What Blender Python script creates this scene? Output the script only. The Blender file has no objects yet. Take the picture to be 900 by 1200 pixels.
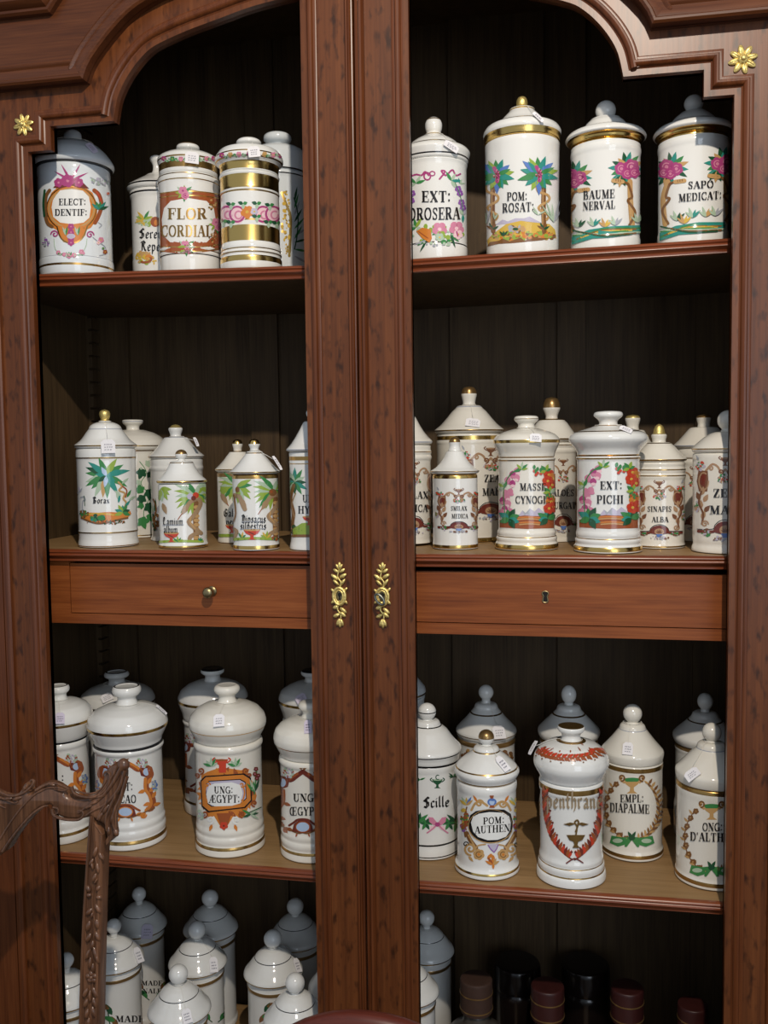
import bpy, bmesh, math, random
from mathutils import Vector, Matrix, geometry
SC = bpy.context.scene
COL = SC.collection
rad = math.radians
# ------------------------------------------------------------------ camera
F = 1100.0                                     # focal length in pixels of the 900 x 1200 photograph
CAM = Vector((0.3047, -1.3677, 0.1585))
yaw, pit, rol = 0.1943, 0.0658, -0.0128
FW = Vector((-math.sin(yaw)*math.cos(pit), math.cos(yaw)*math.cos(pit), -math.sin(pit)))
R0 = Vector((math.cos(yaw), math.sin(yaw), 0)); U0 = R0.cross(FW)
RT = R0*math.cos(rol) + U0*math.sin(rol); UP = U0*math.cos(rol) - R0*math.sin(rol)
cd = bpy.data.cameras.new('camera'); cam = bpy.data.objects.new('camera', cd); COL.objects.link(cam)
cd.sensor_fit = 'VERTICAL'; cd.sensor_height = 36; cd.lens = 36*F/1200; cd.clip_start = 0.02
m = Matrix((RT, UP, -FW)).transposed().to_4x4(); m.translation = CAM; cam.matrix_world = m
SC.camera = cam
# ------------------------------------------------------------------ world, lamps, exposure
w = bpy.data.worlds.new('world'); SC.world = w; w.use_nodes = True
bg = w.node_tree.nodes['Background']; bg.inputs[0].default_value = (0.76, 0.86, 1.0, 1); bg.inputs[1].default_value = 0.46
def lamp(name, kind, loc, energy, color, size=0.05, aim=None, **kw):
    l = bpy.data.lights.new(name, kind); o = bpy.data.objects.new(name, l); COL.objects.link(o)
    o.location = loc; l.energy = energy; l.color = color
    if kind == 'AREA': l.shape = 'RECTANGLE'; l.size = size; l.size_y = kw.get('size_y', size)
    else: l.shadow_soft_size = size
    if aim is not None: o.rotation_euler = (Vector(aim)-Vector(loc)).to_track_quat('-Z', 'Y').to_euler()
    if kind == 'SPOT': l.spot_size = rad(kw.get('cone', 80)); l.spot_blend = 0.6
    return o
lamp('ceiling_spot_light', 'SPOT', (0.50, -1.52, 1.42), 122, (1.0, 0.885, 0.745), 0.022, (0.1, 0.1, 0.28), cone=74)
lamp('shop_window_light', 'AREA', (1.6, -3.4, 0.4), 20, (0.78, 0.88, 1.0), 1.3, (0, 0, 0), size_y=1.8)
vs = SC.view_settings; SC.display_settings.display_device = 'sRGB'
vs.view_transform = 'Standard'; vs.look = 'None'; vs.exposure = 0.0; vs.gamma = 1.0; vs.use_curve_mapping = False
# ------------------------------------------------------------------ measuring helpers: photo pixel -> place
def ray(px, py): return FW + RT*((px-450)/F) + UP*((600-py)/F)
def at_y(px, py, y):
    r = ray(px, py); return CAM + r*((y-CAM.y)/r.y)
def at_z(px, py, z):
    r = ray(px, py); return CAM + r*((z-CAM.z)/r.z)
def depth(P): return (P-CAM).dot(FW)
# ------------------------------------------------------------------ materials
MATS = {}
def nodes_of(name):
    m = bpy.data.materials.new(name); m.use_nodes = True
    nt = m.node_tree; return m, nt, nt.nodes['Principled BSDF']
def plain(key, rgb, rough=0.2, metal=0.0, spec=0.5, coat=0.0, bump=0.0, var=0.0, vscale=60):
    m, nt, b = nodes_of(key)
    b.inputs['Base Color'].default_value = (*rgb, 1); b.inputs['Roughness'].default_value = rough
    b.inputs['Metallic'].default_value = metal; b.inputs['Specular IOR Level'].default_value = spec
    b.inputs['Coat Weight'].default_value = coat; b.inputs['Coat Roughness'].default_value = 0.05
    if var or bump:
        tc = nt.nodes.new('ShaderNodeTexCoord'); n = nt.nodes.new('ShaderNodeTexNoise'); n.inputs['Scale'].default_value = vscale
        nt.links.new(tc.outputs['Object'], n.inputs['Vector'])
        if var:
            mx = nt.nodes.new('ShaderNodeMix'); mx.data_type = 'RGBA'
            mx.inputs[6].default_value = (*[c*(1-var) for c in rgb], 1); mx.inputs[7].default_value = (*[min(1, c*(1+var)) for c in rgb], 1)
            nt.links.new(n.outputs['Fac'], mx.inputs[0]); nt.links.new(mx.outputs[2], b.inputs['Base Color'])
        if bump:
            bp = nt.nodes.new('ShaderNodeBump'); bp.inputs['Strength'].default_value = bump; bp.inputs['Distance'].default_value = 0.002
            nt.links.new(n.outputs['Fac'], bp.inputs['Height']); nt.links.new(bp.outputs['Normal'], b.inputs['Normal'])
    MATS[key] = m; return m
def wood(key, dark, mid, light, axis='Z', rough=0.35, spots=0.0, grain=1.0, spec=0.38):
    m, nt, b = nodes_of(key); N = nt.nodes.new; L = nt.links.new
    tc = N('ShaderNodeTexCoord')
    def noise(sc, scale, detail=6, rgh=0.6):
        mp = N('ShaderNodeMapping'); mp.inputs['Scale'].default_value = sc; L(tc.outputs['Object'], mp.inputs['Vector'])
        n = N('ShaderNodeTexNoise'); n.inputs['Scale'].default_value = scale; n.inputs['Detail'].default_value = detail
        n.inputs['Roughness'].default_value = rgh; L(mp.outputs[0], n.inputs['Vector']); return n
    s = {'Z': (14, 14, 1), 'X': (1, 14, 14), 'Y': (14, 1, 14)}[axis]
    n1 = noise(s, 5*grain); n2 = noise(tuple(v*4 if v > 1 else v*1.5 for v in s), 7*grain, 3)
    mx = N('ShaderNodeMath'); mx.operation = 'MULTIPLY_ADD'; mx.inputs[1].default_value = 0.45
    L(n2.outputs['Fac'], mx.inputs[0])
    sc_ = N('ShaderNodeMath'); sc_.operation = 'MULTIPLY'; sc_.inputs[1].default_value = 0.55
    L(n1.outputs['Fac'], sc_.inputs[0]); L(sc_.outputs[0], mx.inputs[2])
    cr = N('ShaderNodeValToRGB'); e = cr.color_ramp.elements
    e[0].position = 0.33; e[0].color = (*dark, 1); e[1].position = 0.68; e[1].color = (*light, 1)
    e2 = cr.color_ramp.elements.new(0.5); e2.color = (*mid, 1)
    L(mx.outputs[0], cr.inputs[0]); out = cr.outputs[0]
    if spots:
        sp = noise((2.6, 2.6, 1.0), 34, 2.5, 0.5)
        r2 = N('ShaderNodeValToRGB'); q = r2.color_ramp.elements; q[0].position = 0.53; q[0].color = (0, 0, 0, 1); q[1].position = 0.70; q[1].color = (1, 1, 1, 1)
        L(sp.outputs['Fac'], r2.inputs[0])
        ml = N('ShaderNodeMath'); ml.operation = 'MULTIPLY'; ml.inputs[1].default_value = spots; L(r2.outputs[0], ml.inputs[0])
        mm = N('ShaderNodeMix'); mm.data_type = 'RGBA'; mm.inputs[7].default_value = (*[c*0.35 for c in dark], 1)
        L(ml.outputs[0], mm.inputs[0]); L(out, mm.inputs[6]); out = mm.outputs[2]
    L(out, b.inputs['Base Color'])
    b.inputs['Roughness'].default_value = rough; b.inputs['Specular IOR Level'].default_value = spec
    bp = N('ShaderNodeBump'); bp.inputs['Strength'].default_value = 0.12; bp.inputs['Distance'].default_value = 0.001
    L(mx.outputs[0], bp.inputs['Height']); L(bp.outputs['Normal'], b.inputs['Normal'])
    MATS[key] = m; return m
wood('walnut', (0.0679, 0.0174, 0.0045), (0.1135, 0.0312, 0.0083), (0.1598, 0.0478, 0.0133), 'Z', 0.35)
wood('walnut_rail', (0.0528, 0.0147, 0.0043), (0.0890, 0.0260, 0.0075), (0.1245, 0.0393, 0.0117), 'X', 0.35)
wood('burl', (0.0703, 0.0196, 0.0050), (0.1215, 0.0356, 0.0092), (0.1718, 0.0537, 0.0143), 'Z', 0.36, spots=0.85, grain=0.5)
wood('mahogany', (0.12, 0.027, 0.009), (0.19, 0.046, 0.016), (0.25, 0.070, 0.025), 'X', 0.28)
wood('drawer_wood', (0.1564, 0.0386, 0.0092), (0.2392, 0.0644, 0.0147), (0.3128, 0.0938, 0.0239), 'X', 0.42, spec=0.35)
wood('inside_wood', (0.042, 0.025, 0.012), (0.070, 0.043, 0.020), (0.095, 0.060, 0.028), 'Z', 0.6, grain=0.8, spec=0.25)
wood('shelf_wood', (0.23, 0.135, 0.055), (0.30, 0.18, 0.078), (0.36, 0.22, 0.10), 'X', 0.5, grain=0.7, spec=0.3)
wood('chair_wood', (0.045, 0.021, 0.013), (0.125, 0.056, 0.028), (0.26, 0.120, 0.062), 'Z', 0.28, spec=0.6, grain=0.7)
wood('red_wood', (0.06, 0.012, 0.008), (0.09, 0.018, 0.011), (0.12, 0.026, 0.015), 'X', 0.35)
wood('floor_wood', (0.10, 0.06, 0.03), (0.16, 0.10, 0.05), (0.22, 0.14, 0.07), 'X', 0.5)
plain('plaster', (0.45, 0.42, 0.37), 0.9, var=0.05)
plain('porcelain', (0.80, 0.80, 0.77), 0.10, coat=0.35)
plain('cream', (0.80, 0.77, 0.69), 0.11, coat=0.35)
plain('cool', (0.74, 0.79, 0.82), 0.10, coat=0.35)
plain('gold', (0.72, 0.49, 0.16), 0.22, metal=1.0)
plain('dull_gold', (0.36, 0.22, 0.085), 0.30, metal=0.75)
plain('brass', (0.80, 0.62, 0.22), 0.42, metal=0.75, bump=0.4, vscale=300)
plain('old_brass', (0.34, 0.27, 0.14), 0.38, metal=1.0)
plain('iron', (0.16, 0.17, 0.15), 0.4, metal=0.9)
plain('hole', (0.006, 0.004, 0.003), 0.8)
plain('paper', (0.86, 0.84, 0.86), 0.7)
plain('lilac_paper', (0.66, 0.60, 0.74), 0.7)
plain('thread', (0.80, 0.78, 0.72), 0.8)
plain('ink', (0.10, 0.10, 0.16), 0.7)
plain('dark_glass_shaded', (0.008, 0.005, 0.004), 0.2)  # dark glass, lowered further to hold the lowest shelf's shade
plain('cork', (0.045, 0.020, 0.012), 0.7, var=0.3, vscale=120)  # cork darkened: shade around the bottles is put into the colour
plain('red_wax_shaded', (0.038, 0.008, 0.007), 0.45, var=0.3, vscale=80)  # red darkened the same way, with the bottles' shade painted in
plain('stoneware', (0.06, 0.052, 0.042), 0.35)  # greyer ware darkened, shade on the front bottle included in the colour
for k, c in dict(K=(.012, .011, .012), MR=(.17, .035, .025), RB=(.34, .09, .03), OR=(.64, .22, .04), PK=(.66, .24, .36), MG=(.42, .06, .21),
                 LP=(.86, .58, .62), PU=(.28, .10, .40), LV=(.52, .48, .60), GR=(.05, .24, .07), LG=(.29, .42, .06), TG=(.03, .27, .22),
                 YE=(.66, .44, .07), BR=(.22, .10, .035), TN=(.55, .33, .13), GY=(.40, .42, .47), BL=(.10, .20, .52), DG=(.018, .09, .04),
                 SN=(.38, .25, .14), RD=(.58, .06, .03), WH=(.84, .84, .81), PG=(.42, .55, .40), LB=(.45, .58, .78), RT=(.44, .27, .155), RC=(.20, .085, .045), PT=(.33, .25, .16)).items():
    plain(k, c, 0.16, coat=0.25)
for k, c in dict(GO=(.72, .48, .14), GB=(.46, .28, .09)).items(): plain(k, c, 0.25, metal=0.9)
# ------------------------------------------------------------------ mesh building
class MB:
    def __init__(s): s.v = []; s.f = []; s.m = []; s.n = []; s.mats = []; s.smooth = []
    def mi(s, key):
        if key not in s.mats: s.mats.append(key)
        return s.mats.index(key)
    def face(s, idx, mat, normals=None, smooth=True):
        s.f.append(idx); s.m.append(s.mi(mat)); s.n.append(normals); s.smooth.append(smooth)
    def add(s, verts, faces, mat, smooth=True):
        b = len(s.v); s.v += [tuple(p) for p in verts]
        for f in faces: s.face([b+i for i in f], mat, None, smooth)
    def box(s, x0, x1, y0, y1, z0, z1, mat):
        vs_ = [(x, y, z) for z in (z0, z1) for y in (y0, y1) for x in (x0, x1)]
        s.add(vs_, [(0, 2, 3, 1), (4, 5, 7, 6), (0, 1, 5, 4), (2, 6, 7, 3), (0, 4, 6, 2), (1, 3, 7, 5)], mat, False)
    def lathe(s, prof, mat, seg=56, mats=None, c=(0, 0, 0), axis=None):
        """prof: (r, z) from bottom to top; mats: material per span"""
        b = len(s.v); idx = []
        for r, z in prof:
            if r < 1e-6: idx.append([len(s.v)]*seg); s.v.append((c[0], c[1], c[2]+z))
            else:
                idx.append(list(range(len(s.v), len(s.v)+seg)))
                for i in range(seg):
                    a = 2*math.pi*i/seg; s.v.append((c[0]+r*math.cos(a), c[1]+r*math.sin(a), c[2]+z))
        for k in range(len(prof)-1):
            mt = mats[k] if mats else mat
            for i in range(seg):
                j = (i+1) % seg; q = [idx[k][i], idx[k][j], idx[k+1][j], idx[k+1][i]]
                u = []
                for t in q:
                    if t not in u: u.append(t)
                if len(u) > 2: s.face(u, mt)
    def tube(s, pts, r, mat, seg=8, r1=None, close=True, rs=None):
        pts = [Vector(p) for p in pts]; n = len(pts); b = len(s.v); prev = None
        for i, p in enumerate(pts):
            t = (pts[min(i+1, n-1)]-pts[max(i-1, 0)])
            if t.length < 1e-9: t = Vector((0, 0, 1))
            t.normalize()
            if prev is None:
                a = Vector((0, 0, 1)) if abs(t.z) < 0.9 else Vector((1, 0, 0)); u = t.cross(a).normalized()
            else: u = (prev - t*prev.dot(t)).normalized()
            prev = u; v = t.cross(u)
            rr = rs[i] if rs else (r if r1 is None else r+(r1-r)*i/max(1, n-1))
            for k in range(seg):
                a = 2*math.pi*k/seg; s.v.append(tuple(p+u*rr*math.cos(a)+v*rr*math.sin(a)))
        for i in range(n-1):
            for k in range(seg):
                k2 = (k+1) % seg; s.face([b+i*seg+k, b+i*seg+k2, b+(i+1)*seg+k2, b+(i+1)*seg+k], mat)
        if close:
            s.face([b+k for k in range(seg)][::-1], mat); s.face([b+(n-1)*seg+k for k in range(seg)], mat)
    def ball(s, c, r, mat, seg=16, rings=10, sc=(1, 1, 1), rot=None):
        b = len(s.v); pr = []
        for i in range(rings+1):
            a = math.pi*i/rings
            if i in (0, rings):
                q = Vector((0, 0, -r*sc[2] if i == 0 else r*sc[2])); q = rot @ q if rot else q
                pr.append([len(s.v)]*seg); s.v.append(tuple(Vector(c)+q)); continue
            row = []
            for k in range(seg):
                t = 2*math.pi*k/seg; q = Vector((r*sc[0]*math.sin(a)*math.cos(t), r*sc[1]*math.sin(a)*math.sin(t), -r*sc[2]*math.cos(a)))
                q = rot @ q if rot else q
                row.append(len(s.v)); s.v.append(tuple(Vector(c)+q))
            pr.append(row)
        for i in range(rings):
            for k in range(seg):
                k2 = (k+1) % seg; q = []
                for t in (pr[i][k], pr[i][k2], pr[i+1][k2], pr[i+1][k]):
                    if t not in q: q.append(t)
                if len(q) > 2: s.face(q, mat)
    def build(s, name, parent=None, sharp=38, loc=None):
        me = bpy.data.meshes.new(name); me.from_pydata(s.v, [], s.f)
        for k in s.mats: me.materials.append(MATS[k])
        me.polygons.foreach_set('material_index', s.m); me.polygons.foreach_set('use_smooth', s.smooth)
        me.update()
        me.set_sharp_from_angle(angle=rad(sharp))
        if any(n is not None for n in s.n):
            ln = []
            for f, n in zip(s.f, s.n): ln += (n if n is not None else [(0, 0, 0)]*len(f))
            me.normals_split_custom_set(ln)
        o = bpy.data.objects.new(name, me); COL.objects.link(o)
        if parent is not None: o.parent = parent
        if loc is not None: o.location = loc
        return o
def thing(name, label, cat, loc=(0, 0, 0), group=None):
    o = bpy.data.objects.new(name, None); COL.objects.link(o); o.empty_display_size = 0.05; o.location = loc
    o['label'] = label; o['category'] = cat
    if group: o['group'] = group
    return o
def struct(o): o['kind'] = 'structure'; return o
def rnd(prof, d=0.0016, n=2):
    """round the corners of a profile"""
    for _ in range(n):
        out = [prof[0]]
        for i in range(1, len(prof)-1):
            a, p, c = Vector(prof[i-1]), Vector(prof[i]), Vector(prof[i+1])
            l1, l2 = (p-a).length, (c-p).length
            if min(l1, l2) < 2e-4: out.append(tuple(p)); continue
            out.append(tuple(p+(a-p)/l1*min(d, .33*l1))); out.append(tuple(p+(c-p)/l2*min(d, .33*l2)))
        out.append(prof[-1]); prof = out; d *= 0.4
    return prof
def catmull(pts, n=6):
    pts = [Vector(p) for p in pts]; out = []
    for i in range(len(pts)-1):
        p0 = pts[max(i-1, 0)]; p1 = pts[i]; p2 = pts[i+1]; p3 = pts[min(i+2, len(pts)-1)]
        for k in range(n):
            t = k/n
            out.append(0.5*((2*p1)+(p2-p0)*t+(2*p0-5*p1+4*p2-p3)*t*t+(3*p1-p0-3*p2+p3)*t**3))
    out.append(pts[-1]); return out
# ------------------------------------------------------------------ the room
ZF = -1.42
b = MB(); b.box(-3.2, 3.4, -4.2, 0.62, ZF-0.05, ZF, 'floor_wood'); struct(b.build('floor'))
b = MB(); b.box(-3.2, 3.4, 0.56, 0.66, ZF, 1.50, 'plaster'); struct(b.build('wall_back'))
# ------------------------------------------------------------------ the armoire
ARM = thing('armoire', 'tall carved walnut armoire with two arched open-fronted doors full of jars', 'armoire', (0, 0.2, ZF))
def local(o):
    o.location = -Vector((0, 0.2, ZF)); return o
def apart(mb, name, parent=None, sharp=38):
    """a part built in place: parent None = directly under the armoire"""
    o = mb.build(name, parent or ARM, sharp)
    if parent is None: local(o)
    return o
def sweep(mb, path, prof, mat, closed=False, side=1, y0=0.0):
    """path: (x, z) points; prof: (d, y): d metres to the left of travel (side=1), y depth"""
    n = len(path); P = [Vector(p) for p in path]; offs = []
    for i in range(n):
        a = P[i-1] if (i > 0 or closed) else None; c = P[(i+1) % n] if (i < n-1 or closed) else None
        t1 = (P[i]-a).normalized() if a is not None else (c-P[i]).normalized()
        t2 = (c-P[i]).normalized() if c is not None else t1
        n1 = Vector((-t1.y, t1.x)); n2 = Vector((-t2.y, t2.x)); mm = (n1+n2).normalized()
        offs.append(mm/max(0.35, mm.dot(n1))*side)
    base = len(mb.v); k = len(prof)
    for i in range(n):
        for d, y in prof:
            q = P[i]+offs[i]*d; mb.v.append((q.x, y0+y, q.y))
    for i in range(n if closed else n-1):
        j = (i+1) % n
        for q in range(k-1):
            mb.face([base+i*k+q, base+j*k+q, base+j*k+q+1, base+i*k+q+1], mat)
    if not closed:
        mb.face([base+q for q in range(k)], mat, smooth=False); mb.face([base+(n-1)*k+q for q in range(k)][::-1], mat, smooth=False)
    return [(P[i]+offs[i]*prof[-1][0]) for i in range(n)], [(P[i]+offs[i]*prof[0][0]) for i in range(n)]
ARC = [(0.080, 0.8255), (0.0933, 0.8226), (0.153, 0.8139), (0.2044, 0.8018), (0.26, 0.788), (0.307, 0.7725), (0.328, 0.759), (0.346, 0.741), (0.361, 0.7205), (0.372, 0.698), (0.379, 0.667)]
arc = [(p.x, p.y) for p in catmull([Vector(p) for p in ARC], 4)]
OPEN = [(0.080, -1.02)] + arc + [(0.485, 0.667), (0.485, 0.631), (0.5245, 0.631), (0.5245, -1.02)]
OUT = [(0.415, 0.724), (0.40, 0.753), (0.352, 0.802), (0.305, 0.830), (0.22, 0.856), (0.12, 0.876), (0.0, 0.89)]
outc = [(p.x, p.y) for p in catmull([Vector(p) for p in OUT], 3)]
# moulding profile, from the lip of the opening outwards over the frame
PROF = [(0, 0.020), (0, 0.011), (0.0012, 0.0085), (0.003, 0.0075), (0.0042, 0.0065), (0.0048, 0.0035), (0.0075, 0.0005), (0.0105, -0.0012),
        (0.0112, -0.004), (0.0130, -0.0062), (0.0155, -0.0072), (0.0180, -0.0068), (0.0192, -0.0052), (0.0198, -0.0028), (0.0225, -0.0030), (0.0245, -0.0022), (0.0255, 0.001)]
def door(sx, label):
    f = (lambda p: (sx*p[0], p[1]))
    dm = MB()
    outer = [(0.001, -1.20), (0.595, -1.20), (0.595, 0.735)] + [(0.415, 0.735)] + [(x, z+0.012) for x, z in outc[1:-1]] + [(0.001, 0.902)]
    inner = OPEN
    # widen the hole a little so that the moulding covers its edge
    tri = geometry.tessellate_polygon([[Vector((x, z, 0)) for x, z in outer], [Vector((x, z, 0)) for x, z in inner]])
    pts = outer+inner; n0 = len(dm.v)
    for y in (0.0, 0.020):
        for x, z in pts: dm.v.append((sx*x, y, z))
    N = len(pts)
    for t in tri:
        dm.face(list(t), 'burl', smooth=False); dm.face([i+N for i in t][::-1], 'walnut', smooth=False)
    for loop in (range(len(outer)), range(len(outer), N)):
        loop = list(loop)
        for i, a in enumerate(loop):
            c = loop[(i+1) % len(loop)]; dm.face([a, c, c+N, a+N], 'walnut', smooth=False)
    d = apart(dm, 'door')
    d['label'] = label
    mo = MB(); path = [f(p) for p in OPEN]
    sweep(mo, path, PROF, 'walnut', closed=True, side=1 if sx > 0 else -1)
    mo.build('opening_moulding', d, 30)
    # beads along both upright edges
    eb = MB()
    def upright(x0, pr, mat='walnut', z1=0.888):
        sweep(eb, [(x0, -1.20), (x0, z1)], pr, mat, side=-1)
    if sx > 0:      # rounded bead beside the seam
        upright(0.0015, [(0, 0.001), (0, -0.004), (0.001, -0.0055), (0.0035, -0.0062), (0.005, -0.005), (0.0055, -0.006), (0.008, -0.0105), (0.011, -0.0105), (0.0135, -0.007), (0.0145, 0.001)])
        upright(0.580, [(0, 0.001), (0.001, -0.005), (0.004, -0.007), (0.008, -0.006), (0.009, -0.003), (0.0145, -0.003), (0.015, 0.001)], z1=0.724)
    else:           # flat reeded bead
        upright(-0.0135, [(0, 0.001), (0.0006, -0.004), (0.002, -0.0055), (0.0045, -0.0055), (0.0052, -0.0035), (0.0058, -0.0055), (0.008, -0.0065), (0.0095, -0.0042), (0.0105, -0.006), (0.0122, -0.0055), (0.0128, -0.003), (0.0128, 0.001)])
        upright(-0.595, [(0, 0.001), (0.0005, -0.003), (0.006, -0.003), (0.007, -0.006), (0.011, -0.007), (0.014, -0.005), (0.015, 0.001)], z1=0.724)
    eb.build('edge_bead', d, 30)
    return d
DL = door(-1, 'left door of the armoire'); DR = door(1, 'right door of the armoire')
def rosette(d, c, r):
    b = MB(); c = Vector(c)
    for k in range(8):
        a = 2*math.pi*k/8+0.2
        rot = Matrix.Rotation(-a, 3, 'Y')
        b.ball(c+rot @ Vector((r*0.60, -0.0010, 0)), r, 'brass', 10, 8, (0.42, 0.11, 0.22), rot)
        b.tube([c+rot @ Vector((r*0.25, -0.004, 0)), c+rot @ Vector((r*0.9, -0.0035, 0))], 0.0007, 'brass', 6, 0.0003)
    b.ball(c+Vector((0, -0.002, 0)), r*0.36, 'brass', 16, 10, (1, 0.6, 1)); b.ball(c+Vector((0, -0.005, 0)), r*0.2, 'brass', 12, 8)
    b.build('rosette', d)
rosette(DL, (-0.5295, -0.001, 0.672), 0.017); rosette(DR, (0.5345, -0.001, 0.6755), 0.019)
def escutcheon(d, x, zc, key=False):
    b = MB(); C0 = Vector((x, -0.002, zc))
    def leaf(px, pz, ang, L, W):
        rot = Matrix.Rotation(-rad(ang), 3, 'Y'); b.ball(C0+Vector((px, -0.001, pz))+rot @ Vector((L*.5, 0, 0)), L*.5, 'brass', 10, 8, (1, 0.35, W/L), rot)
    rng = [C0+Vector((0.0090*math.cos(t), -0.001, 0.0125*math.sin(t))) for t in [2*math.pi*i/28 for i in range(29)]]
    b.tube(rng, 0.0026, 'brass', 8)
    inn = [C0+Vector((0.0058*math.cos(t), -0.0015, 0.009*math.sin(t))) for t in [2*math.pi*i/28 for i in range(29)]]
    b.tube(inn, 0.0013, 'brass', 8)
    st = catmull([C0+Vector(p) for p in ((0.001, -.001, .013), (0.003, -.001, .021), (-.002, -.001, .03), (0.001, -.001, .042))], 5); b.tube(st, 0.0016, 'brass', 8, 0.001)
    st = catmull([C0+Vector(p) for p in ((-.001, -.001, -.013), (-.003, -.001, -.02), (.002, -.001, -.029), (0.0005, -.001, -.041))], 5); b.tube(st, 0.0016, 'brass', 8, 0.001)
    for px, pz, an, L, W in ((0.002, .016, 55, .013, .005), (0, .017, 140, .012, .005), (-.001, .025, 145, .014, .006), (.001, .028, 30, .012, .006), (0, .036, 150, .010, .005),
                             (.001, .036, 35, .010, .005), (.001, .040, 90, .012, .006), (.0, .041, 120, .009, .004), (.001, .041, 60, .009, .004),
                             (-.002, -.015, 205, .009, .006), (.001, -.017, -40, .013, .006), (0, -.024, -35, .012, .006), (0, -.027, 205, .011, .006), (0, -.034, 250, .012, .006), (.001, -.034, 290, .012, .006), (0.0005, -.036, 270, .012, .005),
                             (-.008, .006, 130, .007, .004), (.008, -.006, -50, .007, .004), (.008, .008, 50, .007, .004), (-.008, -.006, 230, .007, .004)):
        leaf(px, pz, an, L, W)
    pl = [C0+Vector((0.0056*math.cos(t), 0.0012, 0.0086*math.sin(t))) for t in [2*math.pi*i/24 for i in range(24)]]
    o = b.build('escutcheon', d)
    h = MB(); h.add([tuple(p) for p in pl], [list(range(24))], 'old_brass', False)
    kh = [C0+Vector((0.0027*math.cos(t), 0.0006, 0.002+0.0030*math.sin(t))) for t in [2*math.pi*i/16 for i in range(16)]]
    h.add([tuple(p) for p in kh], [list(range(16))], 'hole', False)
    h.add([tuple(C0+Vector(p)) for p in ((-.001, .0006, 0), (.001, .0006, 0), (.0016, .0006, -.006), (-.0016, .0006, -.006))], [(0, 1, 2, 3)], 'hole', False)
    h.build('keyhole_plate', o)
    if key:
        kb = MB(); kb.tube([C0+Vector((0, .004, .002)), C0+Vector((0, -.020, .002))], 0.0017, 'iron', 10)
        bow = [C0+Vector((0.0085*math.cos(t)*0.80+0.0045*math.sin(t)*0.3, -.021-0.001*math.cos(t), -0.001-0.0085*math.cos(t)*0.62+0.0055*math.sin(t))) for t in [2*math.pi*i/24 for i in range(25)]]
        kb.tube(bow, 0.0018, 'iron', 8)
        k = kb.build('key')
        k['label'] = 'small dark iron key standing in the lock of the right door'; k['category'] = 'key'
escutcheon(DL, -0.0343, -0.0605); escutcheon(DR, 0.0318, -0.0600, True)
# cornice with its stepped mouldings
cb = MB()
cout = [(-0.70, 0.724)] + [(-x, z) for x, z in outc] + [(x, z) for x, z in outc[::-1][1:]] + [(0.70, 0.724)]
top = [(0.70, 1.12), (-0.70, 1.12)]
pts = cout+top; tri = geometry.tessellate_polygon([[Vector((x, z, 0)) for x, z in pts]])
for y in (-0.010, 0.012):
    for x, z in pts: cb.v.append((x, y, z))
N = len(pts)
for t in tri: cb.face(list(t), 'walnut_rail', smooth=False); cb.face([i+N for i in t][::-1], 'walnut_rail', smooth=False)
for i in range(N): j = (i+1) % N; cb.face([i, j, j+N, i+N], 'walnut_rail', smooth=False)
co = apart(cb, 'cornice')
b = MB()
CP = [(0, -0.008), (0, -0.024), (0.003, -0.027), (0.006, -0.0275), (0.008, -0.025), (0.0085, -0.0225), (0.013, -0.0215), (0.019, -0.019), (0.024, -0.0175), (0.0265, -0.0195), (0.029, -0.0205), (0.0315, -0.019), (0.033, -0.015), (0.033, -0.009)]
sweep(b, cout, CP, 'walnut_rail', side=1); b.build('cornice_moulding', co, 30)
b = MB()
up = [(-0.70, 0.828), (-0.468, 0.828)] + [(-0.44, 0.862), (-0.39, 0.905), (-0.33, 0.935), (-0.24, 0.958), (-0.12, 0.975), (0, 0.98)]
up += [(-x, z) for x, z in up[::-1][1:]]
sweep(b, up, [(0, -0.009), (0, -0.020), (0.003, -0.024), (0.006, -0.025), (0.008, -0.022), (0.012, -0.030), (0.016, -0.034), (0.022, -0.035), (0.022, -0.009)], 'walnut_rail', side=1); b.build('upper_moulding', co, 30)
# carcass
XI, YB = 0.642, 0.425
for sx in (-1, 1):
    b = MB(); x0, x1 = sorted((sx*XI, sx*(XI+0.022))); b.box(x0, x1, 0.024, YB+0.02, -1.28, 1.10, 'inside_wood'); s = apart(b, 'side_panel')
    x0, x1 = sorted((sx*0.597, sx*0.70)); b = MB(); b.box(x0, x1, -0.002, 0.022, -1.28, 0.735, 'walnut'); apart(b, 'front_stile')
    # notched shelf batten in the back corner
    b = MB(); x0, x1 = sorted((sx*XI, sx*(XI-0.012)))
    z = -1.1
    while z < 0.92:
        b.box(x0, x1, YB-0.045, YB-0.012, z, z+0.021, 'inside_wood')
        b.box(sx*XI-0.004 if sx > 0 else sx*XI, sx*XI if sx > 0 else sx*XI+0.004, YB-0.045, YB-0.012, z+0.021, z+0.026, 'inside_wood'); z += 0.026
    b.build('notched_batten', s)
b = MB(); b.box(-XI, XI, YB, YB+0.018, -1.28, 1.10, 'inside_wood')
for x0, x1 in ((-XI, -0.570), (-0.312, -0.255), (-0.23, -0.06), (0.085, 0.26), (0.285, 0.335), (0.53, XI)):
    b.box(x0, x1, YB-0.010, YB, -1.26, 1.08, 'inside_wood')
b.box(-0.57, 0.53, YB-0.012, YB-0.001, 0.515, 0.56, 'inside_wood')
apart(b, 'back_panel')
b = MB(); b.box(-XI, XI, 0.03, YB, 0.95, 0.975, 'inside_wood'); apart(b, 'top_panel')
b = MB(); b.box(-0.66, 0.66, -0.01, YB+0.02, -1.30, -1.22, 'walnut_rail'); b.box(-0.70, 0.70, -0.02, YB+0.02, ZF, -1.30, 'walnut_rail'); apart(b, 'plinth')
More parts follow.
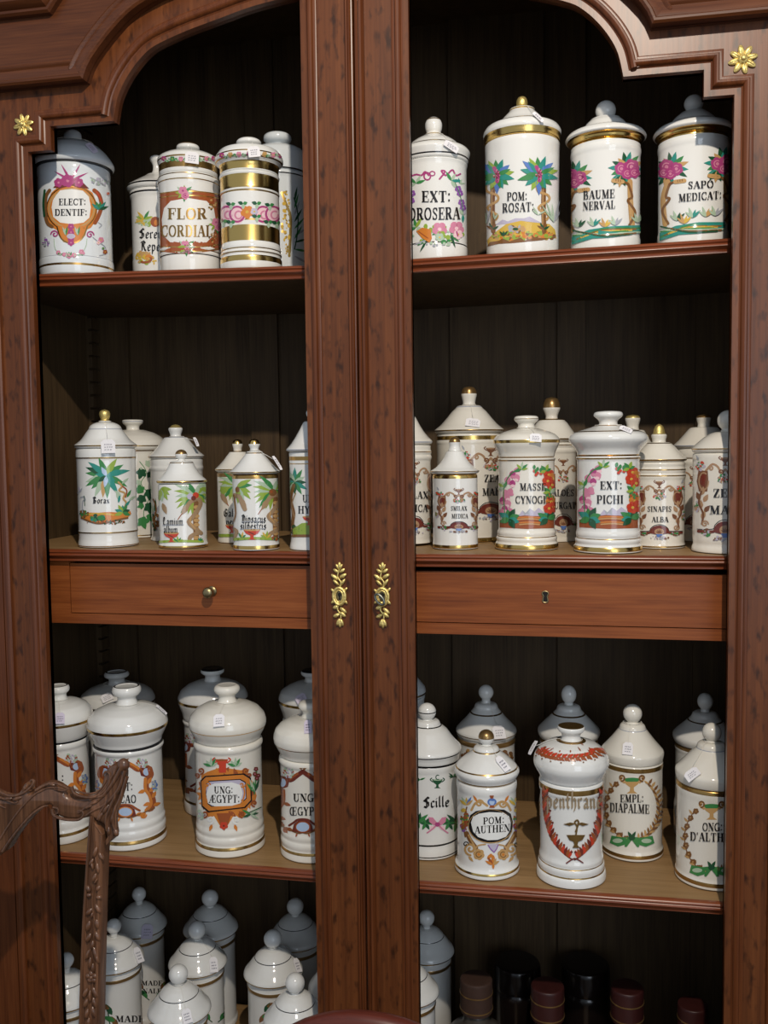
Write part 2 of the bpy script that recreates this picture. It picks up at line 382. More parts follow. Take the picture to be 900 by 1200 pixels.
# shelves: one board per bay, with a reeded nosing
NOSE = [(0.0, 0.0), (-0.0050, 0.0), (-0.0085, -0.0016), (-0.0095, -0.0042), (-0.0075, -0.0066), (-0.0088, -0.0078), (-0.0092, -0.0100), (-0.0070, -0.0120), (-0.0040, -0.0135), (-0.0025, -0.0165), (-0.0030, -0.0190), (0.0, -0.0205)]
YS = 0.054
def shelf(x0, z0, x1, z1, wood_key='shelf_wood'):
    b = MB()
    vs_ = [(x0, YS, z0), (x1, YS, z1), (x1, YB-0.011, z1), (x0, YB-0.011, z0)]
    vs_ += [(x, y, z-0.0205) for x, y, z in vs_]
    b.add(vs_, [(0, 1, 2, 3), (3, 2, 6, 7), (0, 3, 7, 4), (1, 5, 6, 2)], wood_key, False)
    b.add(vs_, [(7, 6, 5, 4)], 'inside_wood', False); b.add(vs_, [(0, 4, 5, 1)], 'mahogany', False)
    s = apart(b, 'shelf')
    n = MB(); nb = []
    for x, z in ((x0, z0), (x1, z1)):
        for dy, dz in NOSE: n.v.append((x, YS+dy, z+dz))
    k = len(NOSE)
    for i in range(k-1): n.face([i, i+1, k+i+1, k+i], 'mahogany')
    n.face(list(range(k))[::-1], 'mahogany', smooth=False); n.face([k+i for i in range(k)], 'mahogany', smooth=False)
    n.build('nosing', s, 50)
ZS1, ZS2, ZS3, ZS4 = 0.4475, 0.0, -0.516, -0.985
shelf(-XI+.001, 0.4540, -0.001, 0.4420); shelf(0.001, 0.4442, XI-.001, 0.4520)
shelf(-XI+.001, 0.0014, -0.001, 0.0010); shelf(0.001, -0.0016, XI-.001, -0.0002)
shelf(-XI+.001, -0.516, -0.001, -0.5150); shelf(0.001, -0.5195, XI-.001, -0.5150)
shelf(-XI+.001, ZS4, -0.001, ZS4); shelf(0.001, ZS4, XI-.001, ZS4)
# drawers under the middle shelf
YD = 0.062
def drawer_unit(xa, xb, dx0, dx1, z0, z1, zr):
    b = MB()
    b.box(xa, dx0-0.0012, YD, YD+0.02, zr, z1+0.004, 'drawer_wood'); 
    if xb-dx1 > 0.004: b.box(dx1+0.0012, xb, YD, YD+0.02, zr, z1+0.004, 'drawer_wood')
    b.box(dx0-0.0012, dx1+0.0012, YD, YD+0.02, zr, z0-0.0014, 'drawer_wood')
    b.box(xa, xb, YD+0.02, YB-0.012, zr, zr+0.012, 'inside_wood')
    apart(b, 'drawer_rail')
    b = MB(); b.box(dx0, dx1, YD+0.001, YD+0.020, z0, z1, 'drawer_wood'); b.box(dx0+.01, dx1-.01, YD+0.02, YB-0.03, z0+.005, z1-0.004, 'inside_wood')
    return apart(b, 'drawer')
dl = drawer_unit(-XI+.002, -0.002, -0.5132, -0.006, -0.1065, -0.0235, -0.1245)
dr = drawer_unit(0.002, XI-.002, 0.006, 0.600, -0.1085, -0.0295, -0.1270)
P = at_y(248, 693, YD)
k = MB()
pr = [(0.0, 0.0), (0.0085, 0.0), (0.0088, 0.0012), (0.006, 0.003), (0.0038, 0.006), (0.0040, 0.010), (0.0078, 0.013), (0.0094, 0.017), (0.0084, 0.0205), (0.005, 0.023), (0, 0.0238)]
k.lathe(rnd(pr, .0008), 'old_brass', 28)
k.v = [(P.x+x, YD-z+0.001, P.z+y) for x, y, z in k.v]
k.build('knob', dl)
P = at_y(639, 699, YD)
k = MB()
def disc(cx, cz, rx, rz, y, mat, n=24, ring=None):
    q = [(cx+rx*math.cos(2*math.pi*i/n), y, cz+rz*math.sin(2*math.pi*i/n)) for i in range(n)]; k.add(q, [list(range(n))], mat, False)
ptsr = catmull([(P.x+dx*1.25, YD+0.0003, P.z+dz*1.25) for dx, dz in ((0, .0064), (.003, .0052), (.0036, .003), (.0024, .0002), (.003, -.004), (.0028, -.0066), (0, -.0074), (-.0028, -.0066), (-.003, -.004), (-.0024, .0002), (-.0036, .003), (-.003, .0052), (0, .0064))], 3)
k.tube(ptsr, 0.0011, 'old_brass', 8)
k.add([tuple(p) for p in ptsr[:-1]], [list(range(len(ptsr)-1))], 'hole', False)
k.build('keyhole', dr)
# ------------------------------------------------------------------ lettering: strokes swept with a pen nib
def ell(cx, cy, rx, ry, a0, a1, n=14):
    return [(cx+rx*math.cos(rad(a0+(a1-a0)*i/n)), cy+ry*math.sin(rad(a0+(a1-a0)*i/n))) for i in range(n+1)]
B_, H_ = 0.22, 0.068       # stem and hairline widths
def S(*p): return (B_, p)
def h(*p): return (H_, p)
def serif(x, y, l=0.15, r=0.15): return h((x-l, y), (x+r, y))
def stem(x): return [S((x, 0), (x, 1)), serif(x, 0), serif(x, 1)]
ROMAN = {
 'A': (.86, [h((.10, .02), (.40, .98)), S((.44, .98), (.72, .02)), h((.22, .34), (.60, .34)), serif(.10, 0, .10, .12), serif(.72, 0)]),
 'B': (.78, stem(.2)+[h((.2, 1), (.42, 1)), h((.2, .53), (.45, .53)), h((.2, 0), (.45, 0)), (.14, ell(.40, .765, .20, .235, 90, -90)), (.15, ell(.43, .265, .24, .265, 90, -90))]),
 'C': (.80, [(.15, ell(.46, .5, .36, .5, 62, 298, 20)), h((.66, .95), (.72, .70)), h((.72, .98), (.72, .68)), h((.63, .06), (.74, .28))]),
 'D': (.86, stem(.2)+[h((.2, 1), (.42, 1)), h((.2, 0), (.42, 0)), (.15, ell(.42, .5, .32, .5, 90, -90, 18))]),
 'E': (.74, stem(.2)+[h((.2, 1), (.66, 1)), h((.2, .52), (.52, .52)), h((.2, 0), (.68, 0)), h((.66, 1), (.66, .76)), h((.68, 0), (.68, .26)), h((.52, .64), (.52, .40))]),
 'F': (.70, stem(.2)+[h((.2, 1), (.66, 1)), h((.2, .52), (.52, .52)), h((.66, 1), (.66, .74)), h((.52, .64), (.52, .40))]),
 'G': (.88, [(.15, ell(.46, .5, .36, .5, 62, 300, 20)), h((.70, .98), (.70, .70)), S((.72, .02), (.72, .40)), serif(.72, .42)]),
 'H': (.94, stem(.2)+stem(.74)+[h((.2, .52), (.74, .52))]),
 'I': (.42, stem(.21)),
 'L': (.70, stem(.2)+[h((.2, 0), (.64, 0)), h((.64, 0), (.64, .30))]),
 'M': (1.08, [h((.16, 0), (.18, 1)), S((.22, 1), (.50, .05)), h((.52, .05), (.82, 1)), S((.86, 0), (.86, 1)), serif(.16, 0, .12, .12), serif(.86, 0, .16, .16), serif(.18, 1, .16, .06), serif(.86, 1, .06, .16)]),
 'N': (.92, [h((.16, 0), (.16, 1)), S((.20, 1), (.72, .03)), h((.76, 0), (.76, 1)), serif(.16, 0, .13, .13), serif(.16, 1, .15, .06), serif(.76, 1, .13, .13)]),
 'O': (.86, [(.15, ell(.43, .5, .34, .5, 0, 360, 28))]),
 'P': (.76, stem(.2)+[h((.2, 1), (.42, 1)), h((.2, .46), (.42, .46)), (.15, ell(.42, .73, .24, .27, 90, -90))]),
 'R': (.86, stem(.2)+[h((.2, 1), (.42, 1)), h((.2, .50), (.42, .50)), (.15, ell(.42, .75, .22, .25, 90, -90)), S((.46, .48), (.66, .05)), h((.66, .03), (.82, .06))]),
 'S': (.68, [(.12, [(.58, .80), (.50, .95), (.34, .99), (.18, .90), (.15, .74), (.24, .60), (.42, .47), (.55, .33), (.54, .14), (.42, .02), (.26, .01), (.13, .14)]), h((.58, .98), (.58, .74)), h((.11, .02), (.11, .28))]),
 'T': (.80, [S((.40, 0), (.40, 1)), serif(.40, 0), h((.06, 1), (.74, 1)), h((.06, 1), (.06, .74)), h((.74, 1), (.74, .74))]),
 'U': (.88, [S((.2, 1), (.2, .30)), (.13, ell(.44, .30, .24, .29, 180, 360)), h((.68, .30), (.68, 1)), serif(.2, 1), serif(.68, 1, .12, .12)]),
 'V': (.84, [S((.14, .98), (.42, .02)), h((.44, .02), (.72, .98)), serif(.14, 1, .12, .14), serif(.72, 1, .10, .10)]),
 'X': (.84, [S((.16, .98), (.68, .02)), h((.66, .98), (.16, .02)), serif(.16, 1, .10, .14), serif(.68, 0, .14, .10), serif(.66, 1, .1, .1), serif(.16, 0, .1, .1)]),
 'Y': (.82, [S((.14, .98), (.42, .48)), h((.44, .48), (.70, .98)), S((.42, 0), (.42, .5)), serif(.42, 0), serif(.14, 1, .10, .14), serif(.70, 1, .1, .1)]),
 'Z': (.74, [h((.10, 1), (.64, 1)), S((.58, .97), (.16, .03)), h((.10, 0), (.66, 0)), h((.10, 1), (.10, .74)), h((.66, 0), (.66, .28))]),
 ':': (.34, [(.16, [(.17, .08), (.17, .20)]), (.16, [(.17, .66), (.17, .78)])]),
 '.': (.30, [(.15, [(.15, .07), (.15, .18)])]),
 "'": (.26, [(.12, [(.13, .98), (.10, .74)])]),
 ' ': (.4, []),
}
ROMAN['Æ'] = (1.16, [h((.08, .02), (.52, .98)), S((.60, .02), (.60, .98)), h((.24, .34), (.60, .34)), serif(.08, 0, .1, .12), h((.5, 1), (1.04, 1)), h((.6, .52), (.90, .52)), h((.6, 0), (1.06, 0)), h((1.04, 1), (1.04, .76)), h((1.06, 0), (1.06, .26)), h((.90, .64), (.90, .40))])
ROMAN['Œ'] = (1.16, [(.15, ell(.40, .5, .32, .5, 80, 280, 18)), S((.56, .02), (.56, .98)), h((.40, 1), (1.04, 1)), h((.56, .52), (.88, .52)), h((.40, 0), (1.06, 0)), h((1.04, 1), (1.04, .76)), h((1.06, 0), (1.06, .26)), h((.88, .64), (.88, .40))])
ROMAN['É'] = (.74, ROMAN['E'][1]+[h((.36, 1.10), (.52, 1.26))])
ROMAN['Ï'] = (.42, stem(.21)+[(.11, [(.10, 1.15), (.10, 1.22)]), (.11, [(.32, 1.15), (.32, 1.22)])])
def mn(x): return [(x-.05, .56), (x, .50), (x, .10), (x+.06, .03)]
GOTHIC = {
 'a': (.50, [[(.10, .50), (.24, .60), (.36, .50), (.36, .10), (.44, .03)], [(.34, .34), (.14, .24), (.12, .10), (.22, .02), (.34, .12)]]),
 'b': (.48, [[(.10, 1.0), (.10, .10), (.22, .01), (.36, .12), (.36, .46), (.26, .58), (.12, .46)]]),
 'c': (.42, [[(.36, .50), (.24, .60), (.10, .48), (.10, .12), (.22, .01), (.36, .10)]]),
 'd': (.50, [[(.04, .92), (.22, .86), (.36, .60), (.36, .12), (.22, .01), (.10, .12), (.10, .46), (.24, .58), (.34, .50)]]),
 'e': (.44, [[(.34, .10), (.22, .01), (.10, .12), (.10, .48), (.24, .60), (.36, .48), (.34, .38), (.12, .28)]]),
 'h': (.48, [[(.10, 1.0), (.10, .02)], [(.10, .46), (.24, .60), (.36, .48), (.36, .08), (.26, -.14)]]),
 'i': (.26, [mn(.11), [(.10, .78), (.14, .80)]]),
 'l': (.26, [[(.10, 1.0), (.10, .12), (.18, .03)]]),
 'm': (.76, [mn(.10), mn(.36), mn(.62), [(.10, .46), (.28, .60)], [(.36, .46), (.54, .60)]]),
 'n': (.50, [mn(.10), mn(.36), [(.10, .46), (.28, .60)]]),
 'o': (.48, [[(.10, .48), (.10, .12), (.23, .01), (.37, .12), (.37, .48), (.24, .60), (.10, .48)]]),
 'p': (.48, [[(.10, .62), (.10, -.30)], [(.10, .48), (.24, .60), (.37, .48), (.37, .12), (.23, .01), (.10, .10)]]),
 'r': (.38, [mn(.10), [(.10, .46), (.24, .60), (.32, .54)]]),
 's': (.42, [[(.34, .52), (.22, .60), (.10, .48), (.32, .24), (.34, .12), (.20, .01), (.08, .08)]]),
 't': (.36, [[(.14, .86), (.14, .12), (.24, .02)], [(.02, .58), (.28, .58)]]),
 'u': (.50, [mn(.10), mn(.36), [(.16, .03), (.32, .12)]]),
 'v': (.48, [[(.08, .60), (.12, .12), (.24, .01), (.37, .14), (.37, .46), (.28, .58)]]),
 'x': (.44, [[(.06, .58), (.36, .02)], [(.36, .60), (.06, .00)]]),
 'B': (.62, [[(.14, .94), (.14, .08)], [(.00, .88), (.26, 1.0), (.46, .82), (.20, .54), (.50, .34), (.40, .06), (.04, .02)], [(.26, .86), (.26, .12)]]),
 'D': (.66, [[(.16, .88), (.12, .12), (.34, .01), (.56, .28), (.52, .70), (.28, .96), (.02, .84)], [(.30, .78), (.30, .14)]]),
 'G': (.66, [[(.54, .84), (.34, .98), (.12, .72), (.10, .26), (.30, .02), (.54, .16), (.52, .44), (.36, .50)], [(.30, .82), (.30, .2)]]),
 'L': (.60, [[(.18, .98), (.12, .70), (.16, .12), (.34, .03), (.54, .14)], [(.18, .98), (.34, .86), (.28, .56)]]),
 'R': (.64, [[(.14, .94), (.14, .04)], [(.00, .86), (.28, 1.0), (.48, .80), (.30, .54), (.14, .50)], [(.30, .50), (.44, .10), (.56, .04)], [(.28, .86), (.28, .56)]]),
 'S': (.60, [[(.52, .86), (.34, .98), (.14, .80), (.22, .60), (.46, .44), (.48, .16), (.28, .01), (.06, .12)], [(.02, .70), (.16, .60)], [(.30, .9), (.30, .1)]]),
 ' ': (.30, []),
}
def hull(pts):
    pts = sorted(set((round(x, 5), round(y, 5)) for x, y in pts))
    if len(pts) < 3: return pts
    def half(ps):
        o = []
        for p in ps:
            while len(o) > 1 and (o[-1][0]-o[-2][0])*(p[1]-o[-2][1])-(o[-1][1]-o[-2][1])*(p[0]-o[-2][0]) <= 1e-12: o.pop()
            o.append(p)
        return o
    a = half(pts); c = half(pts[::-1]); return a[:-1]+c[:-1]
def sweep_nib(nib, pts):
    out = []
    for a, c in zip(pts, pts[1:]):
        q = hull([(a[0]+x, a[1]+y) for x, y in nib]+[(c[0]+x, c[1]+y) for x, y in nib])
        if len(q) > 2: out.append(q)
    return out
def clip(poly, ax, v, keep_less):
    out = []; n = len(poly)
    for i in range(n):
        a, c = poly[i], poly[(i+1) % n]; da = a[ax]-v; dc = c[ax]-v
        if not keep_less: da, dc = -da, -dc
        if da <= 0: out.append(a)
        if (da < 0 < dc) or (dc < 0 < da):
            t = da/(da-dc); out.append((a[0]+(c[0]-a[0])*t, a[1]+(c[1]-a[1])*t))
    return out
# ------------------------------------------------------------------ painted enamel on a jar
class Paint:
    """paints on the wall of a jar; positions are read off the photograph through (x0, y0, s)"""
    def __init__(s, mb, prof, org, cx, hw, x0=0, y0=0, sc=1.0):
        s.mb = mb; s.prof = prof; s.o = org; s.cx = cx; s.hw = hw; s.T = (x0, y0, sc); s.layer = 0
        s.cuts = [cx+hw*math.sin(rad(a)) for a in range(-88, 89, 4)]
    def rz(s, z):
        pr = s.prof
        if z <= pr[0][1]: return pr[0][0], 0.0
        for (r0, z0), (r1, z1) in zip(pr, pr[1:]):
            if z0 <= z <= z1 and z1-z0 > 1e-7: return r0+(r1-r0)*(z-z0)/(z1-z0), (r1-r0)/(z1-z0)
        return pr[-1][0], 0.0
    def hit(s, px, py, eps):
        d = ray(px, py); o = CAM-s.o; R = s.R0; z = 0; th = 0
        for _ in range(5):
            A = d.x*d.x+d.y*d.y; Bq = o.x*d.x+o.y*d.y; Cq = o.x*o.x+o.y*o.y-R*R
            D = max(0.0, Bq*Bq-A*Cq); t = (-Bq-math.sqrt(D))/A; q = o+d*t; z = q.z
            th = math.atan2(q.y, q.x); R, sl = s.rz(z)
        sl = max(-3.0, min(3.0, sl)); n = Vector((math.cos(th), math.sin(th), -sl)).normalized()
        return Vector((R*math.cos(th), R*math.sin(th), z))+n*eps, n
    @property
    def R0(s): return s.rz(s.zmid)[0]
    def pix(s, polys, mat, ysub=None):
        """polys in photo pixels"""
        s.layer += 1; eps = 0.00020+0.000017*s.layer; mb = s.mb
        for poly in polys:
            if len(poly) < 3: continue
            xs = [p[0] for p in poly]
            tris = [poly] if (len(poly) == 3 or s.convex) else [[poly[i] for i in t] for t in geometry.tessellate_polygon([[Vector((x, y, 0)) for x, y in poly]])]
            for t in tris:
                lo, hi = min(p[0] for p in t), max(p[0] for p in t)
                ks = [c for c in s.cuts if lo < c < hi]; edges = [None]+ks+[None]
                for a, c in zip(edges, edges[1:]):
                    q = t
                    if a is not None: q = clip(q, 0, a, False)
                    if c is not None and len(q) > 2: q = clip(q, 0, c, True)
                    if len(q) < 3: continue
                    pieces = [q]
                    if ysub:
                        y0, y1 = min(p[1] for p in q), max(p[1] for p in q); k = math.ceil((y1-y0)/ysub); pieces = []
                        for i in range(k):
                            r = clip(clip(q, 1, y0+(y1-y0)*i/k, False), 1, y0+(y1-y0)*(i+1)/k, True)
                            if len(r) > 2: pieces.append(r)
                    for q in pieces:
                        ar = sum(q[i][0]*q[(i+1) % len(q)][1]-q[(i+1) % len(q)][0]*q[i][1] for i in range(len(q)))
                        if abs(ar) < 1e-4: continue
                        if ar > 0: q = q[::-1]
                        base = len(mb.v); ns = []
                        for px, py in q:
                            P, n = s.hit(px, py, eps); mb.v.append(tuple(P)); ns.append(tuple(n))
                        mb.face(list(range(base, base+len(q))), mat, ns)
    convex = False; ysub = 6.0
    def _c(s, pts): x0, y0, k = s.T; return [(x0+x*k, y0+y*k) for x, y in pts]
    def poly(s, pts, mat): s.convex = False; s.pix([s._c(pts)], mat, s.ysub)
    def cvx(s, polys, mat): s.convex = True; s.pix([s._c(p) for p in polys], mat, s.ysub); s.convex = False
    def ellipse(s, x, y, rx, ry, mat, n=22): s.cvx([[(x+rx*math.cos(2*math.pi*i/n), y+ry*math.sin(2*math.pi*i/n)) for i in range(n)]], mat)
    def ring(s, x, y, rx, ry, w, mat, a0=0, a1=360, n=36):
        s.line(ell(x, y, rx, ry, a0, a1, n), w, mat)
    def line(s, pts, wd, mat, sm=0):
        if sm: pts = [(p.x, p.y) for p in catmull([Vector(p) for p in pts], sm)]
        nib = [(wd/2*math.cos(math.pi*i/4), wd/2*math.sin(math.pi*i/4)) for i in range(8)]
        s.cvx(sweep_nib(nib, pts), mat)
    def taper(s, pts, w0, w1, mat, sm=5):
        pts = [(p.x, p.y) for p in catmull([Vector(p) for p in pts], sm)]; n = len(pts); out = []
        for i in range(n-1):
            r0 = (w0+(w1-w0)*i/(n-1))/2; r1 = (w0+(w1-w0)*(i+1)/(n-1))/2; a, c = pts[i], pts[i+1]
            out.append(hull([(a[0]+r0*math.cos(k*.785), a[1]+r0*math.sin(k*.785)) for k in range(8)]+[(c[0]+r1*math.cos(k*.785), c[1]+r1*math.sin(k*.785)) for k in range(8)]))
        s.cvx([o for o in out if len(o) > 2], mat)
    def leaf(s, x, y, ang, L, W, mat, bend=0):
        a = rad(ang); ux, uy = math.cos(a), -math.sin(a); vx, vy = -uy, ux
        P = []
        for t, w_ in ((0, .1), (.2, .75), (.45, 1), (.75, .6), (1, 0)): P.append((t, w_))
        up = [(x+ux*L*t+vx*(W/2*w_+bend*t*t*L), y+uy*L*t+vy*(W/2*w_+bend*t*t*L)) for t, w_ in P]
        dn = [(x+ux*L*t+vx*(-W/2*w_+bend*t*t*L), y+uy*L*t+vy*(-W/2*w_+bend*t*t*L)) for t, w_ in P[:-1]]
        s.poly(up+dn[::-1], mat)
    def fan(s, x, y, angs, L, W, mats, bend=0, vary=0.15, seed=1):
        r = random.Random(seed)
        for i, a in enumerate(angs): s.leaf(x, y, a, L*(1+r.uniform(-vary, vary)), W, mats[i % len(mats)], bend*(1 if math.cos(rad(a)) > 0 else -1))
    def flower(s, x, y, r, mat, mid='YE', n=5, dark=None):
        s.cvx([[(x+r*.55*math.cos(a)+r*.5*math.cos(t), y+r*.55*math.sin(a)+r*.5*math.sin(t)) for t in [2*math.pi*k/10 for k in range(10)]] for a in [2*math.pi*i/n+.3 for i in range(n)]], mat)
        if dark: s.ring(x, y, r*.5, r*.5, r*.16, dark, 20, 300, 12)
        if mid: s.ellipse(x, y, r*.25, r*.25, mid, 10)
    def spiral(s, x, y, r, wd, mat, start=0, turns=1.25, d=1):
        n = 22; s.line([(x+r*(1-.8*i/n)*math.cos(rad(start)+d*2*math.pi*turns*i/n), y+r*(1-.8*i/n)*math.sin(rad(start)+d*2*math.pi*turns*i/n)) for i in range(n+1)], wd, mat)
    def dots(s, x, y, rx, ry, n, r, mats, seed=1):
        q = random.Random(seed)
        for mt in mats:
            P = []
            for _ in range(n):
                a = q.uniform(0, 6.28); d = math.sqrt(q.random()); cx, cy = x+rx*d*math.cos(a), y+ry*d*math.sin(a); rr = r*q.uniform(.5, 1.2); el = q.uniform(.4, 1); b0 = q.uniform(0, 3)
                P.append([(cx+rr*math.cos(t)*math.cos(b0)-rr*el*math.sin(t)*math.sin(b0), cy+rr*math.cos(t)*math.sin(b0)+rr*el*math.sin(t)*math.cos(b0)) for t in [6.2832*k/7 for k in range(7)]])
            s.cvx(P, mt)
    def urn(s, x, y, w_, mat, inner=None):
        s.poly([(x-w_*.5, y), (x+w_*.5, y), (x+w_*.34, y+w_*.34), (x+w_*.1, y+w_*.52), (x+w_*.12, y+w_*.72), (x+w_*.3, y+w_*.85), (x-w_*.3, y+w_*.85), (x-w_*.12, y+w_*.72), (x-w_*.1, y+w_*.52), (x-w_*.34, y+w_*.34)], mat)
        for q in (-1, 1): s.line([(x+q*w_*.42, y+w_*.26), (x+q*w_*.66, y+w_*.05), (x+q*w_*.52, y-w_*.10)], w_*.10, mat, 4)
        if inner: s.ellipse(x, y+w_*.06, w_*.4, w_*.08, inner)
    def word(s, txt, xl, xr, yc, ch, mat='K', slope=0.0, font='roman', squeeze=None):
        """xl..xr and yc, ch (capital height) in the crop's units"""
        G = ROMAN if font == 'roman' else GOTHIC; gap = .06 if font == 'roman' else .04
        W = sum(G[c][0] for c in txt)+gap*(len(txt)-1); kx = (xr-xl)/W; x = 0; polys = []
        for c in txt:
            gw, st = G[c]
            for item in st:
                if font == 'roman':
                    bw, pts = item; hx, hy = bw/2, H_/2
                    nib = [(-hx, -hy), (hx, -hy), (hx, hy), (-hx, hy)]
                else:
                    pts = item; nib = [(-.068, -.058), (-.048, -.074), (.068, .058), (.048, .074)]
                for q in sweep_nib(nib, list(pts)):
                    polys.append([(xl+(x+u)*kx, yc+ch/2-v*ch+slope*((xl+(x+u)*kx)-(xl+xr)/2)) for u, v in q])
            x += gw+gap
        s.cvx(polys, mat)
# ------------------------------------------------------------------ the jars
SEEN = []
def jar(label, cx, body, lid, knob, zs, Y=None, yb=None, glaze='porcelain', bands=(), T=None, dec=None, group='white porcelain apothecary jars', lid_dec=None, knob_glaze=None, base_dx=0):
    """body, lid, knob: (half width, y) read at the outline, bottom to top; zs: shelf height; Y: depth of the axis, or yb: where the foot's outline meets the shelf"""
    ymid = 0.5*(body[0][1]+body[-1][1])
    zf = zs
    if not callable(zs): zf = (lambda x, v=zs: v)
    if callable(zs): zs = zs(at_y(cx, ymid, 0.13).x)
    if yb is not None: Y = at_z(cx+base_dx, yb, zs).y
    X = at_y(cx, ymid, Y).x; O = Vector((X, Y, zs)); k = depth(at_y(cx, ymid, Y))/F
    def conv(pr): return [(hw*k, at_y(cx, py, Y).z-zs) for hw, py in pr]
    bd, ld, kn = conv(body), conv(lid), conv(knob)
    dz = -bd[0][1]
    bd[0] = (bd[0][0], 0.0)
    for pr in (bd, ld):
        for i in range(1, len(pr)):
            if pr[i][1] < pr[i-1][1]: pr[i] = (pr[i][0], pr[i-1][1])
    zb = [tuple(sorted((at_y(cx, a, Y).z-zs, at_y(cx, c, Y).z-zs)))+(mt,) for a, c, mt in bands]
    def split(pr):
        pr = rnd(pr); out = [pr[0]]; mats = []
        for a, c in zip(pr, pr[1:]):
            zsort = sorted(set(v for b_ in zb for v in b_[:2] if min(a[1], c[1])+1e-6 < v < max(a[1], c[1])-1e-6), reverse=a[1] > c[1])
            seq = [a]+[(a[0]+(c[0]-a[0])*(v-a[1])/(c[1]-a[1]), v) for v in zsort]+[c]
            for p, q in zip(seq, seq[1:]):
                zc = .5*(p[1]+q[1]); mt = glaze
                for z0, z1, mm in zb:
                    if z0 <= zc <= z1: mt = mm
                out.append(q); mats.append(mt)
        return out, mats
    O.z += abs(zf(X+.01)-zf(X))*100*bd[0][0]*1.1+.0005
    t = thing('apothecary_jar', label, 'jar', O, group)
    mb = MB(); pr, mt = split([(0, 0)]+bd+[(0, bd[-1][1])]); mb.lathe(pr, glaze, 60, mt)
    p = Paint(mb, [q for q in pr if q[0] > 1e-5], O, cx, body[len(body)//2][0], *(T or (0, 0, 1))); p.zmid = .5*bd[-1][1]
    if dec: dec(p)
    mb.build('body', t)
    lb = MB(); ld[0] = (ld[0][0], max(ld[0][1], bd[-1][1]+0.0004))
    pl, mt = split([(0, ld[0][1])]+ld+([(0, ld[-1][1])])); lb.lathe(pl, glaze, 60, mt)
    if lid_dec:
        p = Paint(lb, [q for q in pl if q[0] > 1e-5], O, cx, max(a for a, c in lid), *(T or (0, 0, 1))); p.zmid = ld[len(ld)//2][1]; p.ysub = 2.0; lid_dec(p)
    lo = lb.build('lid', t)
    kb = MB(); kn[0] = (kn[0][0], min(kn[0][1], ld[-1][1]-.0005)); pk, mt = split([(0, kn[0][1])]+kn+([(0, kn[-1][1])] if kn[-1][0] > 0 else [])); kb.lathe(pk, glaze, 36, mt)
    kb.build('knob', lo)
    t_ = dict(o=O, k=k, lid=[q for q in pl if q[0] > 1e-5], knob=[q for q in pk if q[0] > 1e-5], cx=cx, root=t)
    SEEN.append(t_); return t_
def ballk(hw, yc, ytop, neck=None, yneck=None):
    """a spherical knob read off the photo"""
    hh = yc-ytop; nk = neck or hw*.5; yn = yneck or yc+hh*1.25
    return [(nk*1.15, yn), (nk, yn-hh*.15)]+[(hw*math.cos(rad(a)), yc-hh*math.sin(rad(a))) for a in (-58, -45, -30, -15, 0, 15, 30, 45, 60, 75, 90)]
def cone(hw0, y0, hw1, y1, sag=.35, n=6):
    """hollow-sided cone of a lid from the rim (hw0, y0) up to (hw1, y1)"""
    out = []
    for i in range(n+1):
        t = i/n; out.append((hw1+(hw0-hw1)*(1-t)**(1+1.4*sag), y0+(y1-y0)*t))
    return out
def dome(hw0, y0, hw1, y1, n=6):
    out = []
    for i in range(n+1):
        a = math.pi/2*i/n; out.append((hw1+(hw0-hw1)*math.cos(a), y0+(y1-y0)*math.sin(a)))
    return out
